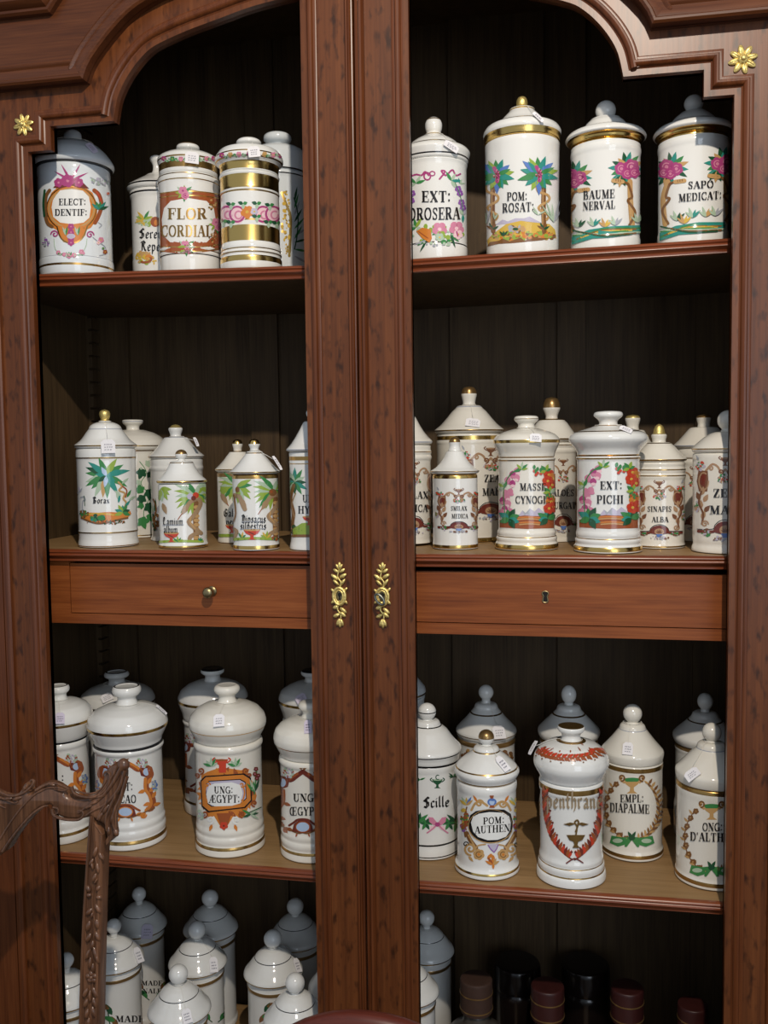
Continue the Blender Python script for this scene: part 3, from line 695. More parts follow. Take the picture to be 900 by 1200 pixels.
def tag(j, px, py, w_px, h_px, ang, label, lift=0.004, mat='paper', tie=None, marks=True):
    """a price tag lying against the lid of jar j, tied to its knob"""
    O = j['o']; d = ray(px, py); o = CAM-O; best = None
    pr = j['lid']+j['knob']
    R = max(r for r, z in j['lid'])
    # march along the line of sight to the lid
    A = d.x*d.x+d.y*d.y; Bq = o.x*d.x+o.y*d.y; t0 = -Bq/A-1.3*R/math.sqrt(A)
    def rz(z):
        for (r0, z0), (r1, z1) in zip(pr, pr[1:]):
            if z0 <= z <= z1 and z1-z0 > 1e-7: return r0+(r1-r0)*(z-z0)/(z1-z0)
        return 0
    P = None
    for i in range(260):
        q = o+d*(t0+i*R/100)
        if math.hypot(q.x, q.y) < rz(q.z): P = q; break
    if P is None: P = o+d*(-Bq/A-0.8*R/math.sqrt(A))
    th = math.atan2(P.y, P.x); e = .004; sl = (rz(P.z+e)-rz(P.z-e))/(2*e); sl = max(-1.6, min(.0, sl))
    n = Vector((math.cos(th), math.sin(th), -sl)).normalized()
    to = (CAM-O-P).normalized(); n = (n*.75+to*.25).normalized()
    c = P+n*lift; k = j['k']*depth(O+P)/depth(O)
    u = RT-n*RT.dot(n); u.normalize(); v = n.cross(u); 
    if v.dot(UP) < 0: v = -v
    a = rad(ang); uu = u*math.cos(a)+v*math.sin(a); vv = v*math.cos(a)-u*math.sin(a)
    w_, h_ = w_px*k/2, h_px*k/2
    for _ in range(14):
        if all(math.hypot(q.x, q.y) > rz(q.z)+.0012 for q in (c+uu*x*w_+vv*y*h_-n*.0005 for x in (-1, -.5, 0, .5, 1) for y in (-1, -.5, 0, .5, 1))): break
        c = c+n*.001
    mb = MB(); out = [(-w_, -h_), (w_, -h_), (w_, h_*.6), (w_*.55, h_), (-w_*.55, h_), (-w_, h_*.6)]
    vs_ = [c+uu*x+vv*y for x, y in out]+[c+uu*x+vv*y-n*.0005 for x, y in out]
    mb.add(vs_, [tuple(range(6)), tuple(range(11, 5, -1))]+[(i, i+6, (i+1) % 6+6, (i+1) % 6) for i in range(6)], mat, False)
    if marks:
        q = random.Random(int(px*7+py))
        for r_ in range(3):
            x = -w_*.55
            while x < w_*.5:
                y = h_*(.25-.38*r_); dx = w_*q.uniform(.15, .3)
                pts = [c+n*.0003+uu*xx+vv*yy for xx, yy in ((x, y-h_*.10), (x+dx*.3, y+h_*.10), (x+dx*.6, y-h_*.05), (x+dx, y+h_*.08))]
                for s_, e_ in zip(pts, pts[1:]):
                    dd = (e_-s_).normalized().cross(n)*.00022; mb.add([s_+dd, e_+dd, e_-dd, s_-dd], [(0, 1, 2, 3)], 'ink', False)
                x += dx*1.5
    t = thing('price_tag', label, 'price tag', O+P*1.0, 'paper price tags tied to the jars')
    off = Vector(O+P)
    mb.v = [tuple(Vector(p)-P) for p in mb.v]
    mb.build('card', t)
    # thread: from the card's upper edge to a loop round the neck of the knob
    zr = j['knob'][1][1]+.0015; rk = max(rz(zr-.001), rz(zr), rz(zr+.001))+.0011
    top = c+vv*h_*.8+n*.0004; loop = [Vector((rk*math.cos(th+2*math.pi*i/24), rk*math.sin(th+2*math.pi*i/24), zr)) for i in range(25)]
    path = [top+(loop[0]-top)*i/14 for i in range(15)]
    for i, q in enumerate(path[:-1]):
        for _ in range(30):
            need = max(rz(q.z), rz(q.z+.0009), rz(q.z-.0009))+.0010; hq = math.hypot(q.x, q.y)
            if hq >= need: break
            q = Vector((q.x*1.02+1e-5, q.y*1.02, q.z+.0003))
        path[i] = q
    tb = MB(); tb.tube([p-P for p in path], .00035, 'thread', 5); tb.tube([p-P for p in loop], .00045, 'thread', 5); tb.build('thread', t)
    return t
A = (30, 140, .18889); B = (180, 140, .2); Cc = (475, 100, .21111); Dd = (655, 100, .22778); E_ = (75, 470, .16111); F_ = (160, 480, .23333)
G_ = (475, 440, .21667); Hh = (655, 440, .22778); I_ = (50, 770, .2); K_ = (200, 770, .21661); L_ = (480, 790, .21661); M_ = (620, 790, .26667); N_ = (60, 1020, .2)
# ---------- painted decors
def d_elect(p):
    p.poly([(160, 455), (205, 415), (280, 402), (360, 415), (415, 455), (446, 530), (440, 620), (405, 672), (350, 698), (285, 705), (215, 698), (160, 668), (126, 610), (130, 530)], 'OR')
    p.ring(285, 552, 140, 122, 12, 'TN'); p.ring(285, 552, 154, 140, 7, 'GB')
    p.poly([(190, 660), (385, 660), (370, 720), (330, 760), (285, 775), (235, 760), (205, 720)], 'OR'); p.line([(195, 665), (212, 722), (240, 755), (285, 768), (330, 755), (362, 720), (382, 665)], 9, 'GB', 4)
    p.poly([(190, 470), (215, 440), (285, 432), (355, 442), (392, 480), (405, 545), (395, 610), (360, 640), (290, 650), (215, 640), (172, 605), (162, 545), (170, 500)], 'WH')
    p.poly([(170, 425), (205, 385), (250, 370), (310, 368), (360, 395), (395, 430), (330, 425), (280, 410), (220, 428)], 'MR')
    for x, y, r in ((262, 380, 40), (205, 392, 28), (330, 392, 28)): p.flower(x, y, r, 'MG', 'PK', 6)
    for a in (150, 120, 60, 25): p.leaf(280, 380, a, 120, 14, 'MG')
    p.line([(425, 440), (455, 470), (470, 530), (455, 590), (430, 640)], 26, 'RB', 4); p.line([(440, 450), (465, 500), (462, 560)], 8, 'RD', 4)
    p.line([(150, 440), (128, 480), (122, 560), (135, 640), (165, 665)], 22, 'BR', 4); p.line([(120, 440), (112, 520), (118, 600)], 14, 'DG', 4)
    p.fan(455, 560, (80, 50, 20, 110, 140), 60, 20, ('GR', 'TG', 'DG')); p.line([(450, 640), (470, 655), (455, 672)], 6, 'GY', 4)
    for y in (665, 700, 740, 765): p.flower(282, y, 20, 'MG', 'PK')
    p.ellipse(282, 725, 26, 16, 'LV'); p.fan(250, 720, (95, 80, 110), 55, 12, ('PG', 'GR')); p.fan(325, 720, (95, 80, 110), 55, 12, ('PG', 'GR'))
    p.spiral(183, 712, 24, 8, 'MG', 180); p.spiral(398, 716, 24, 8, 'MG', 0, d=-1)
    p.line([(178, 740), (185, 800), (215, 830), (275, 842), (340, 830), (372, 790), (380, 740)], 4, 'PG', 5)
    for x, y, r in ((205, 826, 14), (240, 838, 13), (270, 845, 18), (300, 842, 15), (345, 822, 16), (355, 830, 12)): p.flower(x, y, r, 'PK', 'LP')
    p.dots(275, 838, 85, 12, 14, 6, ('PG', 'GR'))
    p.line([(415, 730), (450, 760), (490, 790), (492, 830), (455, 845)], 4, 'GY', 5)
    for x, y, r, c in ((465, 748, 18, 'PK'), (450, 765, 12, 'LP'), (490, 822, 14, 'RB'), (478, 800, 8, 'GR'), (508, 460, 9, 'RD')): p.flower(x, y, r, c)
    p.dots(455, 385, 55, 20, 10, 8, ('LV', 'GY', 'PG')); p.line([(400, 360), (440, 380), (490, 410)], 4, 'GY', 3)
    p.dots(130, 760, 20, 25, 6, 8, ('PU', 'GY'))
    p.word('ELECT:', 208, 372, 512, 38); p.word('DENTIF:', 184, 380, 577, 38)
def d_seren(p):
    p.dots(735, 630, 60, 28, 14, 14, ('LG', 'YE', 'PG'), 3); p.fan(735, 620, (160, 130, 60, 20, 200), 60, 18, ('LG', 'YE', 'GR'))
    p.ellipse(805, 635, 30, 32, 'RB'); p.ellipse(810, 640, 14, 18, 'OR')
    p.word('Seren', 706, 850, 707, 62, 'K', 0, 'gothic'); p.word('Repe', 716, 835, 785, 62, 'K', 0, 'gothic')
    p.dots(735, 860, 55, 35, 12, 14, ('YE', 'LG', 'TN'), 5); p.ring(740, 865, 40, 22, 14, 'RB', 300, 480); p.ellipse(765, 855, 22, 18, 'OR'); p.spiral(700, 850, 20, 7, 'YE')
    p.dots(800, 885, 25, 10, 6, 8, ('YE',), 6)
def d_flor(p):
    p.poly([(38, 430), (200, 408), (385, 440), (392, 520), (392, 700), (385, 765), (200, 790), (40, 775)], 'RB')
    for y in (425, 450): p.line([(38, y+8), (130, y-4), (200, y-6), (300, y), (388, y+14)], 5, 'GO', 4)
    for y in (745, 770): p.line([(38, y), (130, y+2), (200, y+4), (300, y), (388, y-14)], 5, 'GO', 4)
    p.poly([(48, 590), (62, 520), (100, 478), (200, 460), (310, 478), (352, 520), (365, 600), (350, 680), (310, 720), (200, 735), (100, 722), (58, 680)], 'WH')
    p.dots(345, 690, 20, 60, 12, 7, ('GO', 'TN'), 2); p.dots(345, 500, 25, 30, 10, 7, ('GO', 'TN'), 4)
    for cx, cy in ((180, 430), (193, 748), (372, 615)):
        p.fan(cx, cy, (90, 40, 140, 220, 320, 0, 180, 270), 52, 20, ('LG', 'GR', 'PG')); p.flower(cx-8, cy-12, 26, 'PK', 'MG'); p.flower(cx+6, cy+16, 24, 'PK', 'MG', dark='MG')
    p.word('FLOR', 84, 312, 553, 62, 'GB'); p.word('CORDIAL', 46, 340, 654, 64, 'GB')
def d_florlid(p):
    for i, x in enumerate((60, 110, 160, 210, 260, 310, 350)):
        p.flower(x, 232-abs(x-200)*.02, 15, ('MG', 'GR', 'PK')[i % 3], 'YE'); p.dots(x+22, 236, 16, 8, 4, 7, ('GR', 'PG'), i)
def d_gold(p):
    for x in (430, 490, 640, 700):
        p.flower(x, 555+6*math.cos(x), 50, 'LP', None, 6); p.ring(x, 555, 42, 44, 12, 'MG', 20, 320); p.ring(x+8, 560, 20, 22, 10, 'PK', 0, 300)
    p.flower(548, 542, 38, 'OR', 'YE'); p.flower(590, 540, 22, 'LV', 'YE')
    for x, y in ((455, 500), (525, 495), (605, 495), (680, 505), (455, 605), (605, 572), (672, 605), (720, 610), (410, 600)): p.fan(x, y, (20, 160, 270), 30, 22, ('GR', 'DG', 'PG'))
def d_goldlid(p):
    for i, x in enumerate((400, 450, 500, 560, 650, 700, 740)):
        p.flower(x, 200+abs(x-565)*.06, 16, ('MG', 'TN', 'PK')[i % 3], 'YE'); p.dots(x+25, 204+abs(x-565)*.06, 16, 8, 4, 7, ('GR', 'PG'), i)
def d_ivyback(p):
    p.line([(752, 430), (770, 480), (800, 560), (802, 650), (795, 800)], 16, 'GO', 5); p.dots(775, 600, 22, 200, 26, 10, ('GO', 'YE'), 2)
    for a, y in ((70, 560), (60, 600), (48, 640), (75, 520), (30, 680), (15, 720), (-10, 760), (-30, 800), (60, 700), (80, 480)): p.leaf(825, y, a, 90, 14, ('DG', 'GR', 'GY')[y % 3])
    p.line([(822, 460), (845, 560), (840, 680), (825, 760)], 7, 'DG', 4)
def d_drosera(p):
    p.line([(20, 510), (60, 495), (90, 500), (110, 480), (130, 500)], 10, 'MG', 5); p.ring(122, 505, 18, 20, 9, 'MG'); p.ring(150, 490, 14, 12, 7, 'MG'); p.line([(190, 520), (220, 480), (200, 475), (225, 500), (260, 470), (280, 500), (305, 492)], 10, 'MG', 6)
    p.fan(60, 545, (60, 140, 200, 20), 60, 18, ('PG', 'GR')); p.fan(255, 530, (60, 120, 0, 300), 55, 18, ('PG', 'GR', 'TG')); p.fan(300, 545, (60, 100, 0), 30, 10, ('PG', 'TG'))
    for x, y in ((292, 575), (302, 600), (310, 650), (318, 680), (40, 600), (36, 640)): p.flower(x, y, 18, 'PU', 'LV')
    p.line([(275, 540), (305, 620), (320, 720)], 4, 'GR', 4); p.fan(318, 720, (60, 120, 270), 40, 16, ('LV', 'PG', 'TG'))
    p.dots(170, 830, 150, 50, 12, 14, ('PG', 'GR', 'LG'), 5); p.fan(60, 790, (100, 150, 60, 200), 60, 18, ('GR', 'PG', 'LG')); p.fan(250, 830, (-40, -70, 10, 60), 70, 14, ('GR', 'DG', 'PG')); p.fan(120, 860, (-150, -120, 200), 70, 12, ('GR', 'DG', 'GY'))
    p.poly([(62, 810), (95, 790), (140, 800), (148, 850), (135, 875), (95, 850)], 'OR'); p.line([(75, 812), (140, 860)], 6, 'RB')
    for x, y in ((190, 800), (282, 795)): p.flower(x, y, 40, 'PK', 'LP'); p.flower(x+8, y+34, 26, 'LG' if x < 200 else 'LP', 'YE'); p.line([(x, y+18), (x+6, y+42)], 8, 'MG')
    p.flower(190, 845, 24, 'PG', 'YE'); p.dots(180, 880, 100, 14, 8, 9, ('GY', 'PG'), 9)
    p.word('EXT:', 92, 250, 618, 58); p.word('DROSERA', 22, 301, 713, 64, 'K', -.02)
def d_rosat(p):
    p.poly([(455, 860), (480, 830), (560, 770), (640, 752), (720, 762), (800, 770), (830, 800), (838, 850), (780, 848), (700, 850), (600, 868), (520, 875), (460, 895)], 'YE')
    p.poly([(500, 775), (540, 745), (570, 755), (610, 738), (660, 738), (690, 728), (720, 745), (760, 765), (640, 752), (560, 770)], 'LV')
    p.dots(650, 835, 180, 25, 34, 12, ('TN', 'BR', 'OR', 'LG'), 4); p.dots(620, 795, 40, 18, 10, 14, ('BR', 'GY', 'TN'), 7); p.ellipse(612, 798, 16, 8, 'DG')
    p.poly([(455, 895), (470, 870), (520, 862), (540, 850), (580, 866), (640, 845), (660, 862), (720, 845), (800, 850), (760, 860), (600, 876), (520, 880)], 'BR')
    for x, dx in ((487, 1), (768, 1)):
        p.line([(x, 560), (x-2, 680), (x+2, 810)], 26, 'BR', 3); p.line([(x-5, 580), (x-7, 800)], 5, 'TN')
        p.line([(x-40, 560), (x-30, 590), (x+22, 610), (x+26, 640), (x-22, 670), (x-24, 690), (x+24, 720), (x+16, 745)], 14, 'TN', 5)
        p.fan(x, 800, (60, 120, 150, 30), 40, 14, ('BR', 'DG'))
    for x, y, s in ((510, 500, 1), (740, 495, 1.12)):
        p.fan(x, y, (95, 70, 40, 12, -12, -40, -65, -90, -115, -140, 195, 165, 140, 120), 95*s, 36, ('GR', 'TG', 'BL', 'LG', 'TG'), 0, .15, 3); p.fan(x, y, (80, 25, -25, -75, -130, 180, 130), 70*s, 26, ('TG', 'GR'), 0, .2, 8)
        p.line([(x-14, y-40), (x+4, y), (x+2, y+34)], 22, 'MG', 4); p.dots(x, y, 16, 34, 14, 6, ('PK', 'MR'), 2)
    p.fan(820, 760, (95, 75, 110, 60, 125), 120, 10, ('PG', 'GY')); p.fan(455, 770, (95, 75, 110), 90, 9, ('PG', 'GY')); p.fan(735, 720, (140, 120, 30), 50, 8, ('PG',)); p.fan(548, 835, (90, 50, 130), 32, 10, ('DG',)); p.fan(500, 745, (60, 100), 45, 8, ('PG',))
    p.word('POM:', 566, 676, 617, 44, 'K', -.03); p.word('ROSAT:', 541, 712, 678, 48, 'K', -.05)
def rosetree(p, x, y, gx, gy, m=1):
    p.fan(x, y, (100, 75, 45, 20, -5, -30, 130, 155, 180, 205, 230), 80, 30, ('DG', 'TG', 'GR', 'TN', 'TG', 'DG', 'TN'), 0, .2, 5); p.fan(x-25, y+40, (200, 230, 260, -40, -70), 58, 24, ('TG', 'DG', 'TN'))
    for dx, dy, r in ((-25, 5, 34), (25, -5, 40), (5, 30, 30), (40, 25, 28)): p.flower(x+dx*m, y+dy, r, 'MG', 'PK', 6, 'PK')
    p.line([(x+18*m, y+70), (gx-10, y+160), (gx, gy)], 26, 'TN', 4)
    p.line([(x-60*m, y+62), (x, y+78), (x+15*m, y+100), (x+28*m, y+150), (gx-22*m, gy-130), (gx+14*m, gy-70), (gx-16*m, gy-4)], 13, 'BR', 6)
    p.line([(x-66*m, y+66), (x-20*m, y+72)], 22, 'TN')
def meadow(p, x0, x1, y, ylift=0):
    w = x1-x0
    p.poly([(x0, y+15), (x0+w*.25, y-22), (x0+w*.6, y-40), (x1, y-45+ylift), (x1+4, y-5+ylift), (x0+w*.6, y+18), (x0+w*.3, y+24), (x0, y+55)], 'TG')
    for i, c in enumerate(('GR', 'BR', 'YE', 'GR', 'PG', 'BR', 'DG')): p.line([(x0+w*(.02+.06*(i % 3)), y+36-i*9), (x0+w*.45, y-6+6*(i-3)), (x1-w*.06*(i % 4), y-14+ylift+5*(i-3))], 9, c, 4)
def d_baume(p):
    rosetree(p, 85, 470, 62, 750, -1); rosetree(p, 345, 425, 375, 725)
    meadow(p, 70, 412, 765)
    for x, y, c in ((105, 705, 'DG'), (180, 700, 'TG'), (238, 705, 'YE'), (288, 695, 'GY'), (400, 680, 'PG')): p.fan(x, y+25, (70, 110, 45, 140), 48, 13, (c, 'PG' if c != 'YE' else 'TN'))
    p.word('BAUME', 128, 286, 562, 42, 'K', -.06); p.word('NERVAL', 126, 288, 618, 40, 'K', -.06)
def d_sapo(p):
    rosetree(p, 580, 425, 548, 715, -1); rosetree(p, 838, 400, 868, 700)
    meadow(p, 522, 850, 745, 4)
    for x, y, c in ((610, 675, 'DG'), (645, 690, 'YE'), (688, 660, 'TG'), (755, 655, 'TN'), (802, 650, 'GY')): p.fan(x, y+22, (70, 110, 45, 140), 52, 14, (c, 'PG' if c != 'YE' else 'TN'))
    p.word('SAPO', 664, 792, 512, 36, 'K', -.05); p.word('MEDICAT:', 618, 832, 572, 38, 'K', -.08)
def d_borax(p):
    p.fan(305, 545, (165, 150, 190, 200, 135, 105, 215, 235, 40, 65, 20, 255, -20, -50, -80), 160, 46, ('GR', 'DG', 'PG', 'GR', 'TG', 'GR', 'GR', 'PG', 'GR', 'LG', 'TG', 'TN', 'GR', 'TG', 'GR'), .12, .12, 3)
    p.fan(310, 545, (170, 120, 20, 215, -60, -100, -30), 90, 34, ('TG', 'LB', 'TG', 'DG'), 0, .2, 7)
    p.line([(395, 590), (420, 620), (400, 650), (440, 670), (430, 710), (450, 740), (430, 790)], 14, 'TN', 5); p.line([(425, 620), (455, 650), (445, 700)], 10, 'RB', 4)
    for x, y, a in ((420, 600, 40), (455, 700, 60), (470, 720, 30), (400, 720, 110), (395, 740, 80), (440, 770, 50), (415, 690, 140)): p.leaf(x, y, a, 65, 20, ('PG', 'GR', 'TG')[y % 3])
    p.poly([(120, 830), (170, 810), (250, 812), (330, 806), (420, 812), (480, 800), (487, 820), (455, 855), (380, 870), (330, 882), (250, 895), (190, 880), (130, 850)], 'OR')
    p.line([(150, 825), (260, 818), (360, 828)], 10, 'YE', 4); p.line([(130, 850), (190, 876), (250, 890), (330, 880), (400, 862), (460, 850)], 14, 'BR', 5); p.dots(300, 880, 150, 14, 22, 8, ('BR', 'RB', 'DG'), 3)
    p.dots(245, 850, 50, 20, 14, 14, ('TG', 'DG', 'GR'), 4); p.fan(425, 810, (90, 60, 120, 20, 160, -20, 200), 60, 30, ('TG', 'GR', 'LG', 'DG')); p.dots(150, 820, 30, 25, 12, 10, ('DG', 'GR', 'BR'), 8)
    p.line([(125, 700), (150, 695), (158, 720), (140, 730), (138, 810)], 7, 'GY', 4); p.line([(150, 690), (155, 760)], 5, 'DG'); p.fan(120, 660, (60, 100, 200), 40, 10, ('GY', 'LV'))
    p.word('Borax', 212, 330, 720, 46, 'K', 0, 'gothic')
def ivyleaf(p, x, y, s, a, c):
    for q, L in ((0, 1.1), (62, .85), (-62, .85), (125, .6), (-125, .6)): p.leaf(x, y, a+q, 50*s*L, 34*s, c)
def d_ivy(p):
    p.line([(550, 440), (600, 520), (560, 600), (620, 690), (580, 800), (590, 900)], 5, 'GR', 5)
    for x, y, s, a, c in ((565, 515, 1.1, 250, 'DG'), (612, 460, .8, 60, 'PG'), (625, 530, .8, 300, 'DG'), (553, 650, 1.0, 100, 'GR'), (620, 665, 1.1, 270, 'DG'), (565, 705, 1.0, 260, 'DG'), (565, 760, .7, 200, 'GR'), (620, 765, 1.2, 280, 'DG'), (625, 840, 1.0, 300, 'GR'), (570, 870, 1.2, 290, 'GR'), (545, 590, .6, 200, 'PG')): ivyleaf(p, x, y, s, a, c)
    p.ellipse(560, 490, 9, 9, 'PG')
def d_scriptback(p):
    p.fan(95, 520, (60, 120, 90, 30, 150), 70, 14, ('GY', 'PG', 'DG')); p.dots(90, 560, 20, 50, 16, 10, ('GY', 'DG', 'BR'), 2); p.line([(85, 450), (100, 500), (88, 560), (100, 600)], 7, 'BR', 5); p.dots(300, 560, 25, 50, 10, 10, ('GY', 'PG'), 3)
def palm(p, x, y, s, col=('LG', 'LG', 'PG', 'GR'), seed=1, left=True):
    for i, a in enumerate((200, 185, 170, 215, 155, 232, 140, 120, 245) if left else (20, 5, -10, -30, 35, -48, 55, 80, -65)): p.leaf(x, y, a, 118*s*(1-.06*(i % 3)), 26*s, col[i % len(col)], -.25 if left else .25)
    for i, a in enumerate((10, 35, -10, 60, -30, 85) if left else (170, 150, 190, 110)): p.leaf(x, y, a, 62*s, 22*s, col[(i+1) % len(col)], .2)
def snake(p, x, y, y1, s=1, flip=1):
    p.line([(x, y+10), (x-4, (y+y1)/2), (x, y1)], 26*s, 'BR', 3)
    for yy in range(int(y+30), int(y1-8), 22): p.ellipse(x, yy, 15*s, 10*s, 'TN', 10)
    p.line([(x-55*s*flip, y+40*s), (x-30*s*flip, y+4*s), (x+10*flip, y-10*s), (x+18*flip, y+22*s), (x-20*s*flip, y+80*s), (x-38*s*flip, y+105*s), (x-10*s, y+135*s), (x+22*s*flip, y+160*s), (x+8, y1-38*s), (x-28*s*flip, y1-18*s), (x-34*s*flip, y1-4)], 21*s, 'SN', 6)
    p.leaf(x-40*s*flip, y+14*s, 238 if flip > 0 else -58, 66*s, 30*s, 'SN'); p.line([(x-72*s*flip, y+62*s), (x-92*s*flip, y+92*s)], 4, 'RB')
    p.line([(x-28*s*flip, y+80*s), (x-30*s*flip, y+108*s), (x-6*s, y+138*s)], 6*s, 'TN', 5)
def goblet(p, x, y, w_):
    p.poly([(x-w_/2, y), (x+w_/2, y), (x+w_*.36, y+w_*.22), (x+w_*.10, y+w_*.34), (x+w_*.10, y+w_*.52), (x+w_*.24, y+w_*.60), (x-w_*.24, y+w_*.60), (x-w_*.10, y+w_*.52), (x-w_*.10, y+w_*.34), (x-w_*.36, y+w_*.22)], 'RD'); p.ellipse(x, y, w_*.5, w_*.07, 'TN'); p.line([(x-w_*.2, y+w_*.12), (x+w_*.1, y+w_*.26)], w_*.07, 'MR')
def d_lamium(p):
    palm(p, 300, 430, 1.0, ('LG', 'LG', 'PG', 'GR'), 2); p.fan(120, 400, (-20, -45, -70, 10, -85), 60, 24, ('LG', 'LG', 'PG'), .2)
    p.fan(320, 395, (10, 40, -15, 80), 45, 24, ('LG', 'PG')); snake(p, 300, 460, 655)
    p.leaf(132, 470, 290, 60, 24, 'SN')
    p.ellipse(268, 436, 15, 16, 'LV'); p.ellipse(296, 430, 15, 15, 'RD'); p.ellipse(285, 445, 12, 12, 'MR')
    p.line([(120, 664), (200, 660), (330, 662)], 13, 'LG', 3); p.fan(210, 665, (60, 100, 140, 30), 30, 10, ('GR', 'LG')); p.fan(320, 665, (60, 120, 90), 24, 9, ('GR', 'TG'))
    goblet(p, 176, 620, 76); p.word('Lamium', 134, 234, 560, 42, 'K', 0, 'gothic'); p.word('album', 138, 207, 600, 38, 'K', 0, 'gothic'); p.line([(134, 579), (236, 578)], 3, 'GY')
def d_galium(p):
    p.fan(432, 372, (-20, -50, -75, 30, -95, 5), 80, 24, ('LG', 'LG', 'PG', 'GR'), .2); palm(p, 500, 380, .8, ('LG', 'LG', 'PG', 'GR'), 4); p.leaf(425, 420, 300, 70, 26, 'SN'); p.line([(455, 470), (462, 482)], 4, 'RB')
    p.word('Galium', 438, 540, 518, 40, 'K', 0, 'gothic'); p.word('verum', 450, 535, 562, 36, 'K', 0, 'gothic'); goblet(p, 480, 580, 66); p.line([(420, 632), (520, 632)], 16, 'LG')
def d_dips(p):
    palm(p, 690, 408, .95, ('LG', 'LG', 'PG', 'GR'), 3); p.fan(505, 390, (-10, -30, -55, 20, -75, 40), 82, 26, ('LG', 'LG', 'PG', 'GR'), .2); p.ellipse(508, 402, 11, 15, 'BR')
    snake(p, 698, 438, 640, .95); p.ellipse(682, 416, 19, 18, 'BR'); p.ellipse(676, 412, 7, 7, 'RB')
    p.line([(495, 430), (520, 440), (535, 480), (545, 500)], 22, 'SN', 4); p.leaf(515, 440, 305, 68, 28, 'SN'); p.line([(492, 430), (500, 520), (490, 560)], 8, 'BR', 3)
    p.line([(490, 600), (505, 612), (495, 640)], 18, 'SN', 3)
    p.line([(490, 652), (580, 646), (705, 650)], 14, 'LG', 3); p.fan(530, 645, (40, 80, 120), 30, 10, ('GR', 'YE')); p.fan(650, 645, (40, 80, 120, 150), 34, 12, ('YE', 'LG')); p.dots(690, 648, 20, 6, 6, 6, ('DG', 'RB'), 3)
    goblet(p, 580, 604, 82); p.word('Dipsacus', 530, 648, 547, 42, 'K', 0, 'gothic'); p.word('silvestris', 522, 650, 582, 38, 'K', 0, 'gothic'); p.line([(530, 563), (640, 560)], 3, 'GY'); p.line([(525, 600), (645, 597)], 3, 'GY')
def d_hy(p):
    p.fan(795, 365, (90, 60, 30, 0, -30, -60, 120, 150, 180, 210, 240, -90), 66, 22, ('TG', 'GR', 'PG', 'DG'), 0, .15, 2)
    p.line([(790, 380), (775, 450), (790, 520), (785, 580), (815, 620)], 17, 'BR', 5); p.line([(800, 420), (780, 480), (795, 540)], 6, 'SN', 4); p.dots(800, 610, 28, 24, 14, 10, ('BR', 'RB', 'DG'), 3)
    p.poly([(785, 600), (830, 570), (900, 565), (900, 635), (790, 640)], 'LG'); p.line([(785, 634), (900, 634)], 14, 'BR')
    goblet(p, 868, 538, 70); p.word('UNG:', 834, 925, 447, 36); p.word('HYDR', 812, 930, 503, 36)
